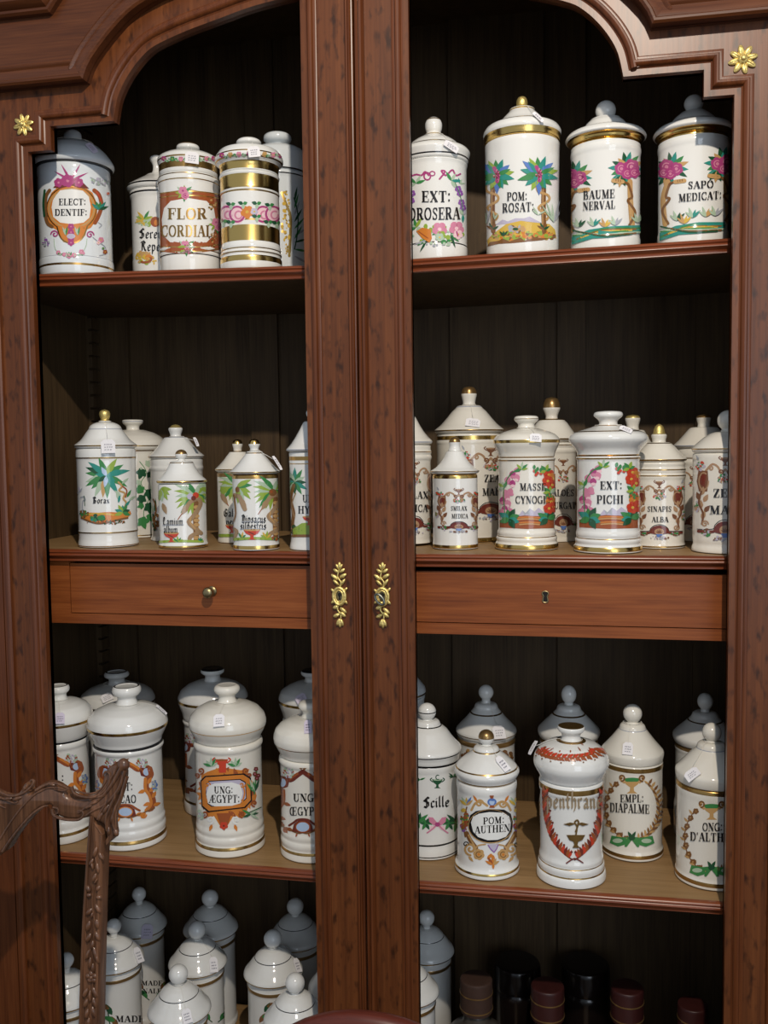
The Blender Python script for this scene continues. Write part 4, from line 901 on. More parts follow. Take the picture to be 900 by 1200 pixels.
def rococo(p, cx, w_, y0, y1, seed=1, small=False):
    """brown shell-work frame with an urn above and a shell below: half width w_, from y0 to y1"""
    h_ = y1-y0; X = lambda t: cx+w_*t; Y = lambda t: y0+h_*t
    p.urn(cx, Y(.02), w_*.34, 'RC', 'RT')
    for q in (-1, 1):
        p.line([(X(0), Y(.16)), (X(q*.14), Y(.20)), (X(q*.26), Y(.13)), (X(q*.44), Y(.10)), (X(q*.60), Y(.15)), (X(q*.72), Y(.20))], w_*.075, 'RT', 5); p.spiral(X(q*.16), Y(.19), w_*.10, w_*.045, 'RC', 90, 1.2, q); p.spiral(X(q*.50), Y(.15), w_*.10, w_*.05, 'RT', 180, 1.2, -q)
        p.poly([(X(q*.60), Y(.18)), (X(q*.92), Y(.17)), (X(q*.98), Y(.30)), (X(q*.90), Y(.42)), (X(q*.62), Y(.42)), (X(q*.58), Y(.30))], 'RC'); p.poly([(X(q*.66), Y(.22)), (X(q*.88), Y(.21)), (X(q*.90), Y(.32)), (X(q*.70), Y(.38))], 'MR')
        p.ring(X(q*.74), Y(.30), w_*.16, h_*.10, w_*.05, 'RT', 0, 300)
        for i, (u, v, a) in enumerate(((.80, .46, 100), (.88, .52, 70), (.74, .54, 120), (.84, .62, 90), (.72, .66, 130), (.92, .66, 60), (.80, .74, 110))): p.leaf(X(q*u), Y(v), a if q > 0 else 180-a, w_*.30, w_*.17, ('RT', 'RC', 'RT')[i % 3])
        p.line([(X(q*.82), Y(.42)), (X(q*.90), Y(.55)), (X(q*.76), Y(.68)), (X(q*.80), Y(.80))], w_*.07, 'RC', 5); p.spiral(X(q*.70), Y(.80), w_*.12, w_*.05, 'RT', 0, 1.3, q)
        p.line([(X(q*.92), Y(.885)), (X(q*.42), Y(.89)), (X(q*.34), Y(.85)), (X(q*.20), Y(.80)), (X(0), Y(.785))], w_*.10, 'MR', 4); p.line([(X(q*.96), Y(.86)), (X(q*.44), Y(.86)), (X(q*.36), Y(.815)), (X(q*.2), Y(.765)), (X(0), Y(.75))], w_*.025, 'K', 4)
        p.dots(X(q*.86), Y(.12), w_*.16, h_*.05, 7, w_*.05, ('LV', 'GR', 'RD'), seed); p.dots(X(q*.66), Y(.90), w_*.16, h_*.05, 7, w_*.05, ('LV', 'RC', 'GR'), seed+1); p.dots(X(q*.98), Y(.60), w_*.06, h_*.07, 5, w_*.04, ('GR', 'LV'), seed+2); p.leaf(X(q*.9), Y(.05), 60 if q > 0 else 120, w_*.2, w_*.06, 'GY')
    p.poly([(X(-.34), Y(.90)), (X(-.30), Y(.84)), (X(-.16), Y(.80)), (X(0), Y(.79)), (X(.16), Y(.80)), (X(.30), Y(.84)), (X(.34), Y(.90)), (X(0), Y(.93))], 'MR')
    p.ellipse(cx, Y(.87), w_*.20, h_*.055, 'RT', 16)
    for a in (30, 60, 90, 120, 150): p.leaf(cx, Y(.90), a, w_*.18, w_*.05, 'RC')
    p.poly([(X(-.14), Y(.91)), (X(.14), Y(.91)), (X(.08), Y(.96)), (X(-.08), Y(.96))], 'BL'); p.dots(cx, Y(.27), w_*.26, h_*.05, 9, w_*.05, ('LV', 'RD', 'GR', 'RT'), seed+4); p.dots(cx, Y(.97), w_*.4, h_*.03, 8, w_*.05, ('LV', 'RC', 'GY'), seed+5)
def fruits(p, x0, x1, y0, y1, seed=1):
    """foxgloves on the left, red blossoms on the right, rocks and mountains below"""
    w_ = x1-x0; h_ = y1-y0; X = lambda t: x0+w_*t; Y = lambda t: y0+h_*t
    p.poly([(X(.34), Y(.80)), (X(.42), Y(.71)), (X(.48), Y(.75)), (X(.56), Y(.68)), (X(.64), Y(.73)), (X(.72), Y(.67)), (X(.80), Y(.73)), (X(.86), Y(.80))], 'LV'); p.poly([(X(.42), Y(.71)), (X(.46), Y(.80)), (X(.50), Y(.76)), (X(.56), Y(.80)), (X(.56), Y(.68)), (X(.48), Y(.75))], 'GY')
    p.poly([(X(0), Y(.86)), (X(.2), Y(.82)), (X(.45), Y(.79)), (X(.7), Y(.80)), (X(1), Y(.84)), (X(1), Y(.985)), (X(.5), Y(1.0)), (X(0), Y(.975))], 'RB')
    for i in range(6): p.line([(X(.25+.03*i), Y(.83+.025*i)), (X(.55), Y(.815+.026*i)), (X(.86-.03*i), Y(.835+.024*i))], h_*.018, ('OR', 'TN', 'RB')[i % 3], 4)
    for i, (u, v) in enumerate(((.34, .08), (.24, .13), (.30, .18), (.17, .22), (.24, .27), (.10, .42), (.16, .48), (.06, .53), (.14, .58), (.22, .40), (.10, .66), (.18, .70), (.06, .72))):
        p.leaf(X(u), Y(v-.03), 250+(i % 3)*18, h_*.13, w_*.12, ('PK', 'MG', 'PK')[i % 3]); p.ellipse(X(u)+w_*.0, Y(v+.065), w_*.045, h_*.025, ('LP', 'PK')[i % 2], 10)
    p.line([(X(.36), Y(.06)), (X(.18), Y(.18)), (X(.08), Y(.40)), (X(.10), Y(.75))], w_*.018, 'GR', 5); p.fan(X(.40), Y(.08), (10, 40, 80, 130, 200), w_*.14, w_*.05, ('LG', 'GR', 'PG')); p.fan(X(.08), Y(.36), (100, 140, 60, 200), w_*.12, w_*.06, ('PG', 'LG', 'GR'))
    p.fan(X(.18), Y(.84), (100, 150, 60, 200, 20, -20, -60), w_*.20, w_*.12, ('GR', 'TG', 'DG', 'GR')); p.fan(X(.88), Y(.84), (100, 150, 60, 190, 20, 220), w_*.19, w_*.11, ('TG', 'GR', 'DG'))
    for i, (u, v) in enumerate(((.90, .16), (.97, .22), (.88, .26), (.96, .32), (.94, .58), (.98, .66), (.90, .68))): p.flower(X(u), Y(v), w_*.10, ('RD', 'OR', 'RD')[i % 3], 'YE', 6)
    for u, v in ((.64, .05), (.70, .08), (.76, .09), (.67, .11)): p.leaf(X(u), Y(v-.04), 260, w_*.09, w_*.055, 'GR'); p.ellipse(X(u)-w_*.005, Y(v+.055), w_*.028, h_*.022, 'RD', 10)
    p.fan(X(.84), Y(.10), (20, 70, 130, 200), w_*.12, w_*.06, ('GR', 'LG')); p.fan(X(.92), Y(.44), (90, 140, 40, 180, 230), w_*.14, w_*.07, ('LG', 'GR', 'PG')); p.dots(X(.92), Y(.50), w_*.06, h_*.05, 8, w_*.025, ('OR', 'RD', 'GR'), seed)
def cartouche(p, cx, w_, y0, y1, maroon=False):
    """scrolling rust and violet frame with blue shells"""
    h_ = y1-y0; X = lambda t: cx+w_*t; Y = lambda t: y0+h_*t; c1, c2 = ('MR', 'RB') if maroon else ('RB', 'OR')
    p.poly([(X(-.14), Y(.0)), (X(.14), Y(.0)), (X(.05), Y(.035)), (X(-.05), Y(.035))], 'BR')
    for q in (-1, 1):
        p.line([(X(0), Y(.05)), (X(q*.25), Y(.12)), (X(q*.42), Y(.17)), (X(q*.58), Y(.16)), (X(q*.80), Y(.14))], w_*.17, c1, 5); p.line([(X(q*.2), Y(.08)), (X(q*.42), Y(.14)), (X(q*.64), Y(.22))], w_*.09, c2, 5)
        p.poly([(X(q*.48), Y(.16)), (X(q*.85), Y(.12)), (X(q*.92), Y(.22)), (X(q*.80), Y(.30)), (X(q*.55), Y(.27))], 'MR'); p.ellipse(X(q*.74), Y(.21), w_*.12, h_*.06, 'LB', 14)
        p.line([(X(q*.86), Y(.16)), (X(q*.90), Y(.26)), (X(q*.76), Y(.34)), (X(q*.74), Y(.46)), (X(q*.88), Y(.54)), (X(q*.98), Y(.66)), (X(q*.92), Y(.78)), (X(q*.80), Y(.80))], w_*.19, c1, 6); p.line([(X(q*.70), Y(.32)), (X(q*.70), Y(.48)), (X(q*.84), Y(.58)), (X(q*.90), Y(.72)), (X(q*.72), Y(.82))], w_*.11, c2, 6)
        for u, v, a in ((.78, .40, 60), (.70, .50, 200), (.84, .52, 40), (.94, .62, 60), (.88, .70, 200), (.98, .74, 20), (.70, .84, 240), (.60, .86, 200)): p.leaf(X(q*u), Y(v), a if q > 0 else 180-a, w_*.28, w_*.14, (c2, c1)[int(u*100) % 2])
        p.line([(X(q*1.02), Y(.78)), (X(q*.6), Y(.86)), (X(q*.2), Y(.93)), (X(0), Y(.92))], w_*.05, 'BR', 5); p.line([(X(q*.5), Y(.82)), (X(q*.34), Y(.78)), (X(q*.2), Y(.74)), (X(0), Y(.73))], w_*.08, c1, 4)
        p.dots(X(q*.55), Y(.07), w_*.22, h_*.07, 9, w_*.05, ('GY', 'PG', 'RB', 'LV'), 3); p.dots(X(q*1.02), Y(.42), w_*.10, h_*.08, 8, w_*.05, ('GY', 'PG', 'BL'), 5); p.spiral(X(q*.62), Y(.89), w_*.12, w_*.05, c2, 0, 1.2, q)
    p.poly([(X(-.38), Y(.90)), (X(-.32), Y(.80)), (X(-.14), Y(.74)), (X(.14), Y(.74)), (X(.32), Y(.80)), (X(.38), Y(.90)), (X(0), Y(.93))], 'MR'); p.ellipse(cx, Y(.84), w_*.24, h_*.07, 'LB', 16); p.ring(cx, Y(.84), w_*.25, h_*.075, w_*.04, c2); p.leaf(X(-.2), Y(.93), 250, w_*.16, w_*.07, c2); p.leaf(X(.2), Y(.93), 290, w_*.16, w_*.07, c2)
def d_aegypt(p):
    p.poly([(165, 640), (200, 620), (260, 600), (300, 600), (380, 612), (425, 605), (415, 640), (440, 670), (465, 750), (455, 790), (420, 810), (400, 865), (370, 870), (345, 850), (315, 900), (290, 940), (262, 905), (235, 860), (205, 870), (190, 830), (165, 800), (172, 740)], 'OR')
    for i in range(30):
        a = 12*i; p.leaf(300+118*math.cos(rad(a)), 735+100*math.sin(rad(a)), -a+(50 if i % 2 else -40), 52, 24, ('OR', 'RB', 'OR')[i % 3])
    p.poly([(262, 560), (300, 560), (300, 625), (262, 625)], 'RD'); p.urn(276, 552, 72, 'RD', 'RB'); p.poly([(250, 845), (330, 842), (312, 900), (290, 940), (268, 905)], 'RB'); p.flower(288, 912, 22, 'RD', 'MR')
    for q in (-1, 1):
        for u, v, r in ((70, 880, 22), (100, 850, 18), (120, 615, 18), (140, 640, 14), (165, 790, 18)): p.spiral(285+q*u, v, r, 9, 'WH' if u == 70 else 'RB', 90, 1.1, q)
        p.fan(285+q*65, 590, (30, 60, 90, 130, 160), 46, 16, ('PG', 'GR', 'PG')); p.leaf(285+q*60, 905, 250 if q < 0 else 290, 40, 18, 'OR')
    oc = [(163, 668), (188, 642), (395, 628), (432, 652), (438, 775), (402, 815), (205, 838), (170, 808)]
    p.poly(oc, 'K'); c0 = (295, 735)
    p.poly([(c0[0]+(x-c0[0])*.95, c0[1]+(y-c0[1])*.93) for x, y in oc], 'OR'); p.poly([(c0[0]+(x-c0[0])*.80, c0[1]+(y-c0[1])*.72) for x, y in oc], 'K'); p.poly([(c0[0]+(x-c0[0])*.77, c0[1]+(y-c0[1])*.67) for x, y in oc], 'LV')
    for q in (-1, 1):
        for v in (690, 780): p.spiral(293+q*92, v, 16, 7, 'OR', 0, 1.1, q)
        p.line([(293+q*95, 690), (293+q*105, 735), (293+q*92, 785)], 8, 'OR', 4)
    p.poly([(210, 695), (240, 682), (330, 676), (375, 690), (388, 735), (375, 790), (330, 803), (240, 806), (205, 790), (195, 740)], 'WH')
    p.line([(450, 740), (455, 680), (462, 620)], 6, 'GR', 3); p.fan(450, 730, (95, 70, 110, 130), 70, 16, ('GR', 'DG', 'PG'))
    for x, y in ((458, 605), (452, 632), (470, 640), (462, 655)): p.flower(x, y, 12, 'MR', 'PK')
    p.fan(430, 850, (10, 40, 150, 200, -30), 50, 14, ('DG', 'PG', 'GR')); p.line([(420, 840), (485, 812)], 5, 'DG'); p.dots(165, 850, 16, 20, 6, 9, ('GY', 'PG'), 3)
    p.word('UNG:', 237, 336, 717, 36); p.word('ÆGYPT:', 211, 372, 765, 40)
def d_scille(p):
    p.urn(150, 568, 58, 'DG', 'PG'); p.ring(152, 558, 10, 12, 5, 'DG', 60, 300)
    p.fan(55, 572, (170, 20, 140, 200), 30, 10, ('DG', 'GR')); p.fan(236, 556, (170, 20, 140, 60), 30, 10, ('DG', 'GR')); p.line([(28, 576), (75, 566)], 4, 'DG'); p.line([(218, 562), (262, 548)], 4, 'DG')
    for q in (-1, 1):
        p.fan(150+q*62, 808, (60, 120, 10, 170, 240, 300), 40, 18, ('DG', 'GR', 'DG')); p.fan(150+q*100, 800, (80, 40, 140, 260), 60, 20, ('DG', 'GR')); p.line([(150+q*30, 812), (150+q*125, 795)], 5, 'GR')
        p.poly([(150, 805), (150+q*24, 775), (150+q*48, 772), (150+q*42, 800), (150+q*18, 818)], 'PK'); p.poly([(150, 818), (150+q*38, 822), (150+q*42, 848), (150+q*18, 840)], 'LP'); p.line([(150+q*4, 815), (150+q*30, 840), (150+q*55, 858)], 8, 'PK', 4)
    p.ellipse(150, 812, 14, 12, 'MG')
    p.word('Scille', 76, 214, 690, 58, 'K', -.05, 'gothic')
def d_pom(p):
    for q in (-1, 1):
        p.line([(440+q*20, 712), (440+q*55, 690), (440+q*85, 700), (440+q*105, 735)], 13, 'TN', 5); p.spiral(440+q*62, 700, 22, 10, 'TN', 0, 1.2, q); p.leaf(440+q*75, 690, 90-q*30, 42, 14, 'OR')
        p.fan(440+q*132, 710, (90, 60, 120, 40, 140), 50, 16, ('YE', 'BL', 'PG', 'TN')); p.line([(440+q*130, 720), (440+q*148, 800), (440+q*138, 880)], 8, 'BR', 4); p.dots(440+q*142, 790, 18, 60, 12, 12, ('PU', 'YE', 'GR', 'RB'), 4)
        p.line([(440+q*130, 860), (440+q*110, 900), (440+q*80, 940)], 24, 'BR', 4); p.line([(440+q*120, 870), (440+q*85, 935)], 9, 'TN', 3); p.spiral(440+q*110, 945, 34, 12, 'TN', 90, 1.4, -q); p.flower(440+q*65, 975, 30, 'TN', 'OR', 6, 'BR'); p.line([(440+q*30, 920), (440+q*70, 928), (440+q*85, 950)], 8, 'TN', 4)
        p.spiral(440+q*135, 920, 16, 5, 'K', 0, 1, q); p.leaf(440+q*20, 1000, 90+q*40, 40, 18, 'OR'); p.leaf(440+q*120, 985, 270-q*40, 40, 16, 'TN')
    p.ellipse(445, 690, 24, 20, 'BL'); p.ellipse(445, 690, 14, 18, 'LB'); p.poly([(432, 655), (456, 655), (450, 672), (438, 672)], 'RB'); p.poly([(436, 708), (454, 708), (460, 722), (430, 722)], 'RB')
    p.poly([(318, 800), (330, 762), (360, 740), (430, 728), (510, 732), (545, 755), (556, 800), (552, 850), (530, 890), (480, 910), (420, 912), (365, 895), (332, 860)], 'K'); p.ring(437, 822, 116, 90, 5, 'TN')
    p.ring(438, 820, 112, 84, 8, 'K'); p.poly([(334, 802), (345, 770), (375, 754), (430, 745), (505, 748), (535, 768), (544, 802), (540, 845), (520, 878), (475, 895), (422, 897), (372, 880), (345, 850)], 'WH')
    p.poly([(420, 920), (482, 918), (456, 962)], 'LV'); p.line([(425, 924), (456, 962), (478, 922)], 5, 'PU', 2); p.fan(448, 1030, (60, 90, 120, 30, 150), 46, 16, ('TN', 'OR', 'RB')); p.leaf(452, 1025, 270, 30, 14, 'OR')
    p.word('POM:', 398, 510, 790, 36, 'K', -.06); p.word('AUTHEN', 354, 540, 836, 38, 'K', -.07)
def d_penth(p):
    for q in (-1, 1):
        L = [(195+q*5, 815), (195+q*40, 790), (195+q*85, 740), (195+q*112, 670), (195+q*125, 600), (195+q*130, 530)]
        p.line(L, 7, 'MR', 5); C_ = catmull([Vector(a) for a in L], 4)
        for i, c in enumerate(C_[2:]): p.leaf(c.x, c.y, (55+i*2) if q > 0 else (125-i*2), 40, 16, ('RB', 'MR', 'RD')[i % 3]); p.leaf(c.x, c.y, (110+i) if q > 0 else (70-i), 36, 15, ('RD', 'RB', 'MR')[i % 3])
        for i, c in enumerate(C_[3::3]): p.ellipse(c.x-q*22, c.y-18, 5, 5, 'MR', 8)
    p.line([(165, 830), (200, 808), (235, 828)], 6, 'MR', 3)
    p.poly([(165, 705), (245, 705), (232, 728), (215, 735), (212, 748), (222, 762), (190, 762), (198, 748), (195, 735), (178, 728)], 'GB'); p.line([(205, 705), (210, 670), (200, 650), (212, 640), (216, 655), (204, 690)], 7, 'GB', 5)
    for q in (-1, 1): p.poly([(206, 655), (206+q*25, 650), (206+q*55, 658), (206+q*28, 666)], 'GB')
    p.word('penthrane', 80, 316, 552, 74, 'PT', 0, 'gothic')
def d_penthlid(p):
    L = [(25, 335), (60, 352), (110, 364), (170, 368), (230, 364), (290, 350), (335, 330)]; p.line(L, 5, 'BR', 4); C_ = catmull([Vector(a) for a in L], 5)
    for i, c in enumerate(C_): p.leaf(c.x, c.y, 30 if i % 2 else -35, 30, 14, ('RB', 'RD')[i % 2]); p.leaf(c.x, c.y, 60 if i % 2 else -70, 18, 10, 'RB')
    for c in C_[::4]: p.ellipse(c.x, c.y-24, 3.5, 3.5, 'RB', 8); p.ellipse(c.x+8, c.y+24, 3.5, 3.5, 'BR', 8)
def wreath(p, cx, cy, rx, ry, ribbon_y, s=1):
    p.urn(cx, cy-ry*.99, 80*s, 'TN', 'GR'); p.poly([(cx-38*s, cy-ry*.96), (cx+38*s, cy-ry*.96), (cx+24*s, cy-ry*.87), (cx-24*s, cy-ry*.87)], 'GR')
    for q in (-1, 1):
        p.spiral(cx+q*46*s, cy-ry*1.0, 16*s, 7, 'BR', 90, 1.1, q)
        L = [(cx+q*rx*math.sin(rad(a)), cy-ry*math.cos(rad(a))) for a in range(38, 172, 8)]
        p.line(L, 5, 'BR', 2)
        for i, (x, y) in enumerate(L):
            if q > 0: p.leaf(x, y, 60-i*3, 30*s, 11*s, ('BR', 'TN')[i % 2]); p.leaf(x, y, 140-i*3, 26*s, 10*s, ('TN', 'BR')[i % 2])
            else:
                if i % 2: p.leaf(x, y, 120+i*3, 26*s, 10*s, 'TN'); p.leaf(x, y, 40+i*3, 24*s, 9*s, 'BR')
                else: p.flower(x+4, y, 13*s, 'BR', 'TN')
        p.poly([(cx, ribbon_y-22*s), (cx+q*40*s, ribbon_y-18*s), (cx+q*88*s, ribbon_y-26*s), (cx+q*96*s, ribbon_y+6*s), (cx+q*60*s, ribbon_y+22*s), (cx+q*20*s, ribbon_y+10*s)], 'GR'); p.ellipse(cx+q*62*s, ribbon_y-4*s, 22*s, 10*s, 'PG', 14); p.line([(cx, ribbon_y-18*s), (cx+q*26*s, ribbon_y+18*s)], 12*s, 'GR'); p.leaf(cx, ribbon_y-16*s, 90+q*30, 34*s, 14*s, 'DG')
    p.ellipse(cx, ribbon_y-18*s, 14*s, 12*s, 'DG', 12)
def d_empl(p):
    wreath(p, 452, 590, 118, 135, 735); p.word('EMPL:', 402, 502, 545, 32); p.word('DIAPALME', 358, 526, 588, 38, 'K', .05)
def d_ong(p):
    wreath(p, 802, 720, 118, 150, 865); p.word('ONG:', 763, 848, 670, 34); p.word("D'ALTHEA", 710, 905, 715, 36, 'K', .04)
def d_sage(word1, word2, cx, cy, w_):
    def f(p):
        for q in (-1, 1):
            p.line([(cx+q*w_*.15, cy+w_*.9), (cx+q*w_*.7, cy+w_*.4), (cx+q*w_*.85, cy-w_*.3)], w_*.05, 'DG', 4)
            for i in range(6): p.leaf(cx+q*w_*(.25+.11*i), cy+w_*(.8-.24*i), 90-q*(30+10*(i % 2)*4), w_*.5, w_*.22, ('GR', 'DG', 'BR')[i % 3])
        if word1: p.word(word1, cx-w_*.55, cx+w_*.55, cy, w_*.24)
        if word2: p.word(word2, cx-w_*.5, cx+w_*.5, cy+w_*.42, w_*.24)
    return f
# ---------- the jars themselves, shelf by shelf
def Z1(x): return 0.4540-0.0120*(x+0.627)/0.626+.0003 if x < 0 else 0.4442+0.0078*x/0.626+.0003
def Z2(x): return 0.0014-0.0004*(x+0.627)/0.626+.0003 if x < 0 else -0.0016+0.0014*x/0.626+.0003
def Z3(x): return -0.516+0.001*(x+0.627)/0.626+.0003 if x < 0 else -0.5195+0.0045*x/0.626+.0003
g1 = 'porcelain jars on the top shelf'; g2 = 'porcelain jars on the middle shelf'; g3 = 'porcelain jars on the third shelf'; g4 = 'porcelain jars on the lowest shelf'
J = {}
J['elect'] = jar('white lidded jar marked ELECT: DENTIF: in an ornate orange shield, top shelf far left', 88.5,
    [(41.5, 320), (42, 318), (42, 310), (41, 308), (41, 216), (40.6, 214), (41.2, 210), (41.2, 202)], [(43, 202), (46, 198.5), (46.3, 195), (43, 189), (38, 182), (31, 175), (24, 171.2), (22, 170)],
    [(7, 171), (6, 168.5), (8, 167.5), (10, 164), (10.4, 161), (9.6, 157), (6, 154), (0, 153)], Z1, Y=.118, glaze='cool', bands=[(200.6, 202, 'K'), (317, 319.5, 'GB'), (308, 308.8, 'GY')], T=A, dec=d_elect, group=g1)
J['seren'] = jar('slim white jar with black rim lines lettered Seren, half behind the FLOR CORDIAL jar', 186,
    [(30, 316), (31, 315), (31, 309), (30.5, 308), (30.5, 238), (32, 234), (32, 228)], [(33, 228), (35, 224), (35, 221.5), (30, 218), (22, 213), (15, 209), (11.5, 206)],
    [(8, 206), (5, 202), (4.5, 196), (6, 192), (8, 189), (7.5, 185), (4, 183.5), (0, 183)], Z1, Y=.235, bands=[(221.5, 223.5, 'K'), (231.5, 233.5, 'K')], T=A, dec=d_seren, group=g1)
J['flor'] = jar('white jar with copper panels lettered FLOR CORDIAL in gold, top shelf left', 222.5,
    [(34.5, 314), (35, 313), (35, 308), (34.6, 306), (36, 304.5), (36, 302), (34.8, 300.5), (36, 299), (36, 297), (35.2, 295), (35.2, 222), (36, 219), (36, 216), (35, 214), (35, 211)],
    [(33.8, 211), (33.8, 197), (35, 195), (35.6, 191), (34.5, 188), (28, 184), (20, 182), (10, 181)], [(7, 182), (6.6, 180), (9, 178.5), (13, 177), (13.7, 174.5), (12, 171.5), (8, 169.5), (0, 168.6)],
    Z1, Y=.158, bands=[(198, 206, 'GB'), (192.5, 194.2, 'GB'), (168, 172.3, 'dull_gold'), (304.8, 305.8, 'K'), (212.6, 213.8, 'GB'), (219.3, 220.5, 'GB'), (299.6, 300.6, 'GB')], T=B, dec=d_flor, lid_dec=d_florlid, group=g1)
J['gold'] = jar('white jar with broad gold bands and a girdle of pink roses, beside FLOR CORDIAL', 293.5,
    [(35.5, 313), (36, 312), (36, 307), (34.6, 305), (35.8, 303), (35.8, 300.5), (34.4, 299), (35.2, 297), (35.2, 294), (34, 291), (34, 232), (34.8, 230), (34, 228), (34, 214), (35, 212), (35, 209.5)],
    [(34, 209.5), (34, 200), (36, 197), (39, 194.5), (40, 192), (39, 187), (34, 180), (26, 177), (16, 175.5)], [(8, 176), (7, 173), (10, 172), (14, 170.5), (14.6, 168), (12.6, 165.5), (8, 163.5), (0, 162.6)],
    Z1, Y=.112, bands=[(198.5, 207.5, 'gold'), (213.5, 229.5, 'gold'), (231.6, 233.4, 'GB'), (265, 267, 'GB'), (272, 290, 'gold'), (297.5, 298.8, 'GB'), (302, 303.4, 'GB'), (306.5, 313, 'gold'), (188, 189.6, 'GB'), (194, 195.4, 'GB'), (162, 165.2, 'dull_gold')], T=B, dec=d_gold, lid_dec=d_goldlid, group=g1)
J['ivyb'] = jar('pale jar with a mushroom knob and gold and dark leaf spray, behind the gold-banded jar', 327,
    [(33, 312), (34, 311), (34, 304), (33, 302), (33, 216), (34, 213), (34, 208)], [(34, 208), (35, 205), (34, 196), (33.5, 186), (31, 180), (26, 176.5), (16, 174.5)], [(9, 176), (8, 172), (9, 170), (14, 168.5), (16.5, 165.5), (16, 160.5), (12, 158), (0, 157)],
    Z1, Y=.275, glaze='cool', bands=[(206, 207.4, 'K'), (212, 213.4, 'K')], T=B, dec=d_ivyback, group=g1)
J['dros'] = jar('white jar marked EXT: DROSERA with a pink ribbon and painted pansies', 509,
    [(38, 300), (38.6, 299), (38.6, 294), (38, 292.5), (38, 202), (38.6, 199), (39.5, 196)], [(39.5, 196), (40.5, 190), (42.2, 184.5), (42.4, 182.5), (39, 178), (31, 174.8), (27, 170), (21, 165.5), (14, 162), (12.4, 160)],
    [(9.5, 160.5), (8.5, 158), (8.3, 156.5), (9.4, 154), (10.2, 149), (9.6, 144.5), (7.5, 141), (4, 138.8), (0, 138)], Z1, Y=.112, bands=[(158.5, 161.5, 'gold'), (174, 176, 'gold'), (190.5, 192.2, 'K'), (292, 293.6, 'K'), (140.6, 142.6, 'dull_gold')], T=Cc, dec=d_drosera, group=g1)
J['rosat'] = jar('tall white jar marked POM: ROSAT: with two palm trees and a gold-tipped lid', 612,
    [(41.5, 297), (42, 296), (42, 293.5), (42.2, 250), (43, 180), (43.4, 171)], [(43.4, 171), (44, 163), (45.4, 160), (45, 157), (42, 152), (36, 149), (30, 147.6), (25, 143), (20, 137.5), (15.5, 133), (14, 131)],
    [(13.4, 131.4), (13.4, 129), (10, 127.5), (6, 126), (6.4, 124), (6.6, 121), (5.6, 117), (3.4, 114.6), (0, 114)], Z1, Y=.118, bands=[(162, 171, 'gold'), (148.2, 151.5, 'gold'), (113, 132, 'brass')], T=Cc, dec=d_rosat, group=g1)
J['baume'] = jar('white jar marked BAUME NERVAL with flowering trees, second from right on top shelf', 709.5,
    [(39.5, 291), (40, 290), (40, 285), (39.2, 283), (39.5, 188), (40.4, 185), (40.4, 180.5), (39.6, 178.5), (40, 174)], [(40, 174), (41, 168), (46, 166.5), (46.6, 164), (43, 159), (34, 155.5), (28, 154), (25, 150), (22, 146), (18, 142.5), (17, 141)],
    ballk(11.8, 131, 119, 8, 142), Z1, Y=.128, bands=[(167, 176, 'gold'), (156.5, 157.6, 'gold')], T=Dd, dec=d_baume, group=g1)
J['sapo'] = jar('white jar marked SAPO MEDICAT: with flowering trees, far right of the top shelf', 812,
    [(39.5, 282), (40, 281), (40, 276), (39.2, 274), (39.5, 181), (40.4, 178), (40.4, 173.5), (39.6, 171.5), (40, 167)], [(40, 167), (41, 162), (45.4, 160), (46, 157.5), (42, 152.5), (34, 149), (28, 147), (25, 143), (21, 138.5), (16, 134.5), (14, 133)],
    ballk(11, 122.5, 112, 8, 133), Z1, Y=.128, bands=[(161, 170, 'gold'), (150, 151, 'gold')], T=Dd, dec=d_sapo, group=g1)
# middle shelf
J['borax'] = jar('white jar lettered Borax with a palm and a gold ball knob, middle shelf far left', 125.8,
    [(33.8, 639.5), (34.6, 638), (34.4, 635), (33.4, 631), (33.2, 624), (34, 622.5), (33.4, 620), (33.4, 539), (34, 537), (33.8, 526)], [(34, 526), (35.8, 523.4), (35.4, 521.6), (31, 518.5), (27, 515), (23.6, 510), (20.5, 505.5), (18.5, 503), (18, 500.5), (15, 497.5), (9, 495)],
    [(6.5, 495.4), (6.2, 493.6), (4, 492), (5.4, 490), (6.4, 487), (6.2, 483.8), (4.6, 481.4), (0, 480)], Z2, yb=639, bands=[(479, 493.6, 'brass'), (502.8, 503.8, 'GY'), (522, 523.6, 'GB'), (536, 537.6, 'GB'), (621.4, 623, 'GB'), (637, 638, 'GB')], T=E_, dec=d_borax, group=g2)
J['ivy'] = jar('white jar painted with trailing ivy leaves, behind the Borax jar', 158,
    [(36, 632), (37, 631), (36, 626), (36, 620), (36, 531), (37, 529)], [(37, 529), (39, 525), (39, 521.5), (37, 517), (31, 511.5), (24, 507.5), (16, 505), (12, 504)], [(8, 504), (7, 502), (8, 499), (11.5, 496.6), (12, 494.5), (12, 493), (10.6, 492.2), (0, 492)],
    Z2, Y=.30, glaze='cream', bands=[(522.5, 523.8, 'GB'), (528, 529.4, 'GB'), (624.5, 625.8, 'GB'), (494, 495, 'GY')], T=E_, dec=d_ivy, group=g2)
J['back2'] = jar('white jar with plain cone lid and gold-tipped cup knob, behind the Lamium album jar', 208,
    [(31.5, 635.5), (32, 634), (31.5, 630), (30, 627), (30, 552), (31, 550), (31, 547.5), (30.2, 546), (30.4, 538)], [(30.4, 538), (32.5, 535.8), (32, 534), (27, 530), (22, 524.5), (17.5, 518.5), (14, 514), (13, 512.6)],
    [(7, 513), (6, 510.5), (6.6, 508), (8.2, 504), (8.2, 502), (6, 500.6), (4.4, 498.6), (0, 497.6)], Z2, Y=.235, bands=[(497, 501.6, 'brass'), (512.6, 513.4, 'GY'), (535, 536, 'GB')], T=F_, dec=d_scriptback, group=g2)
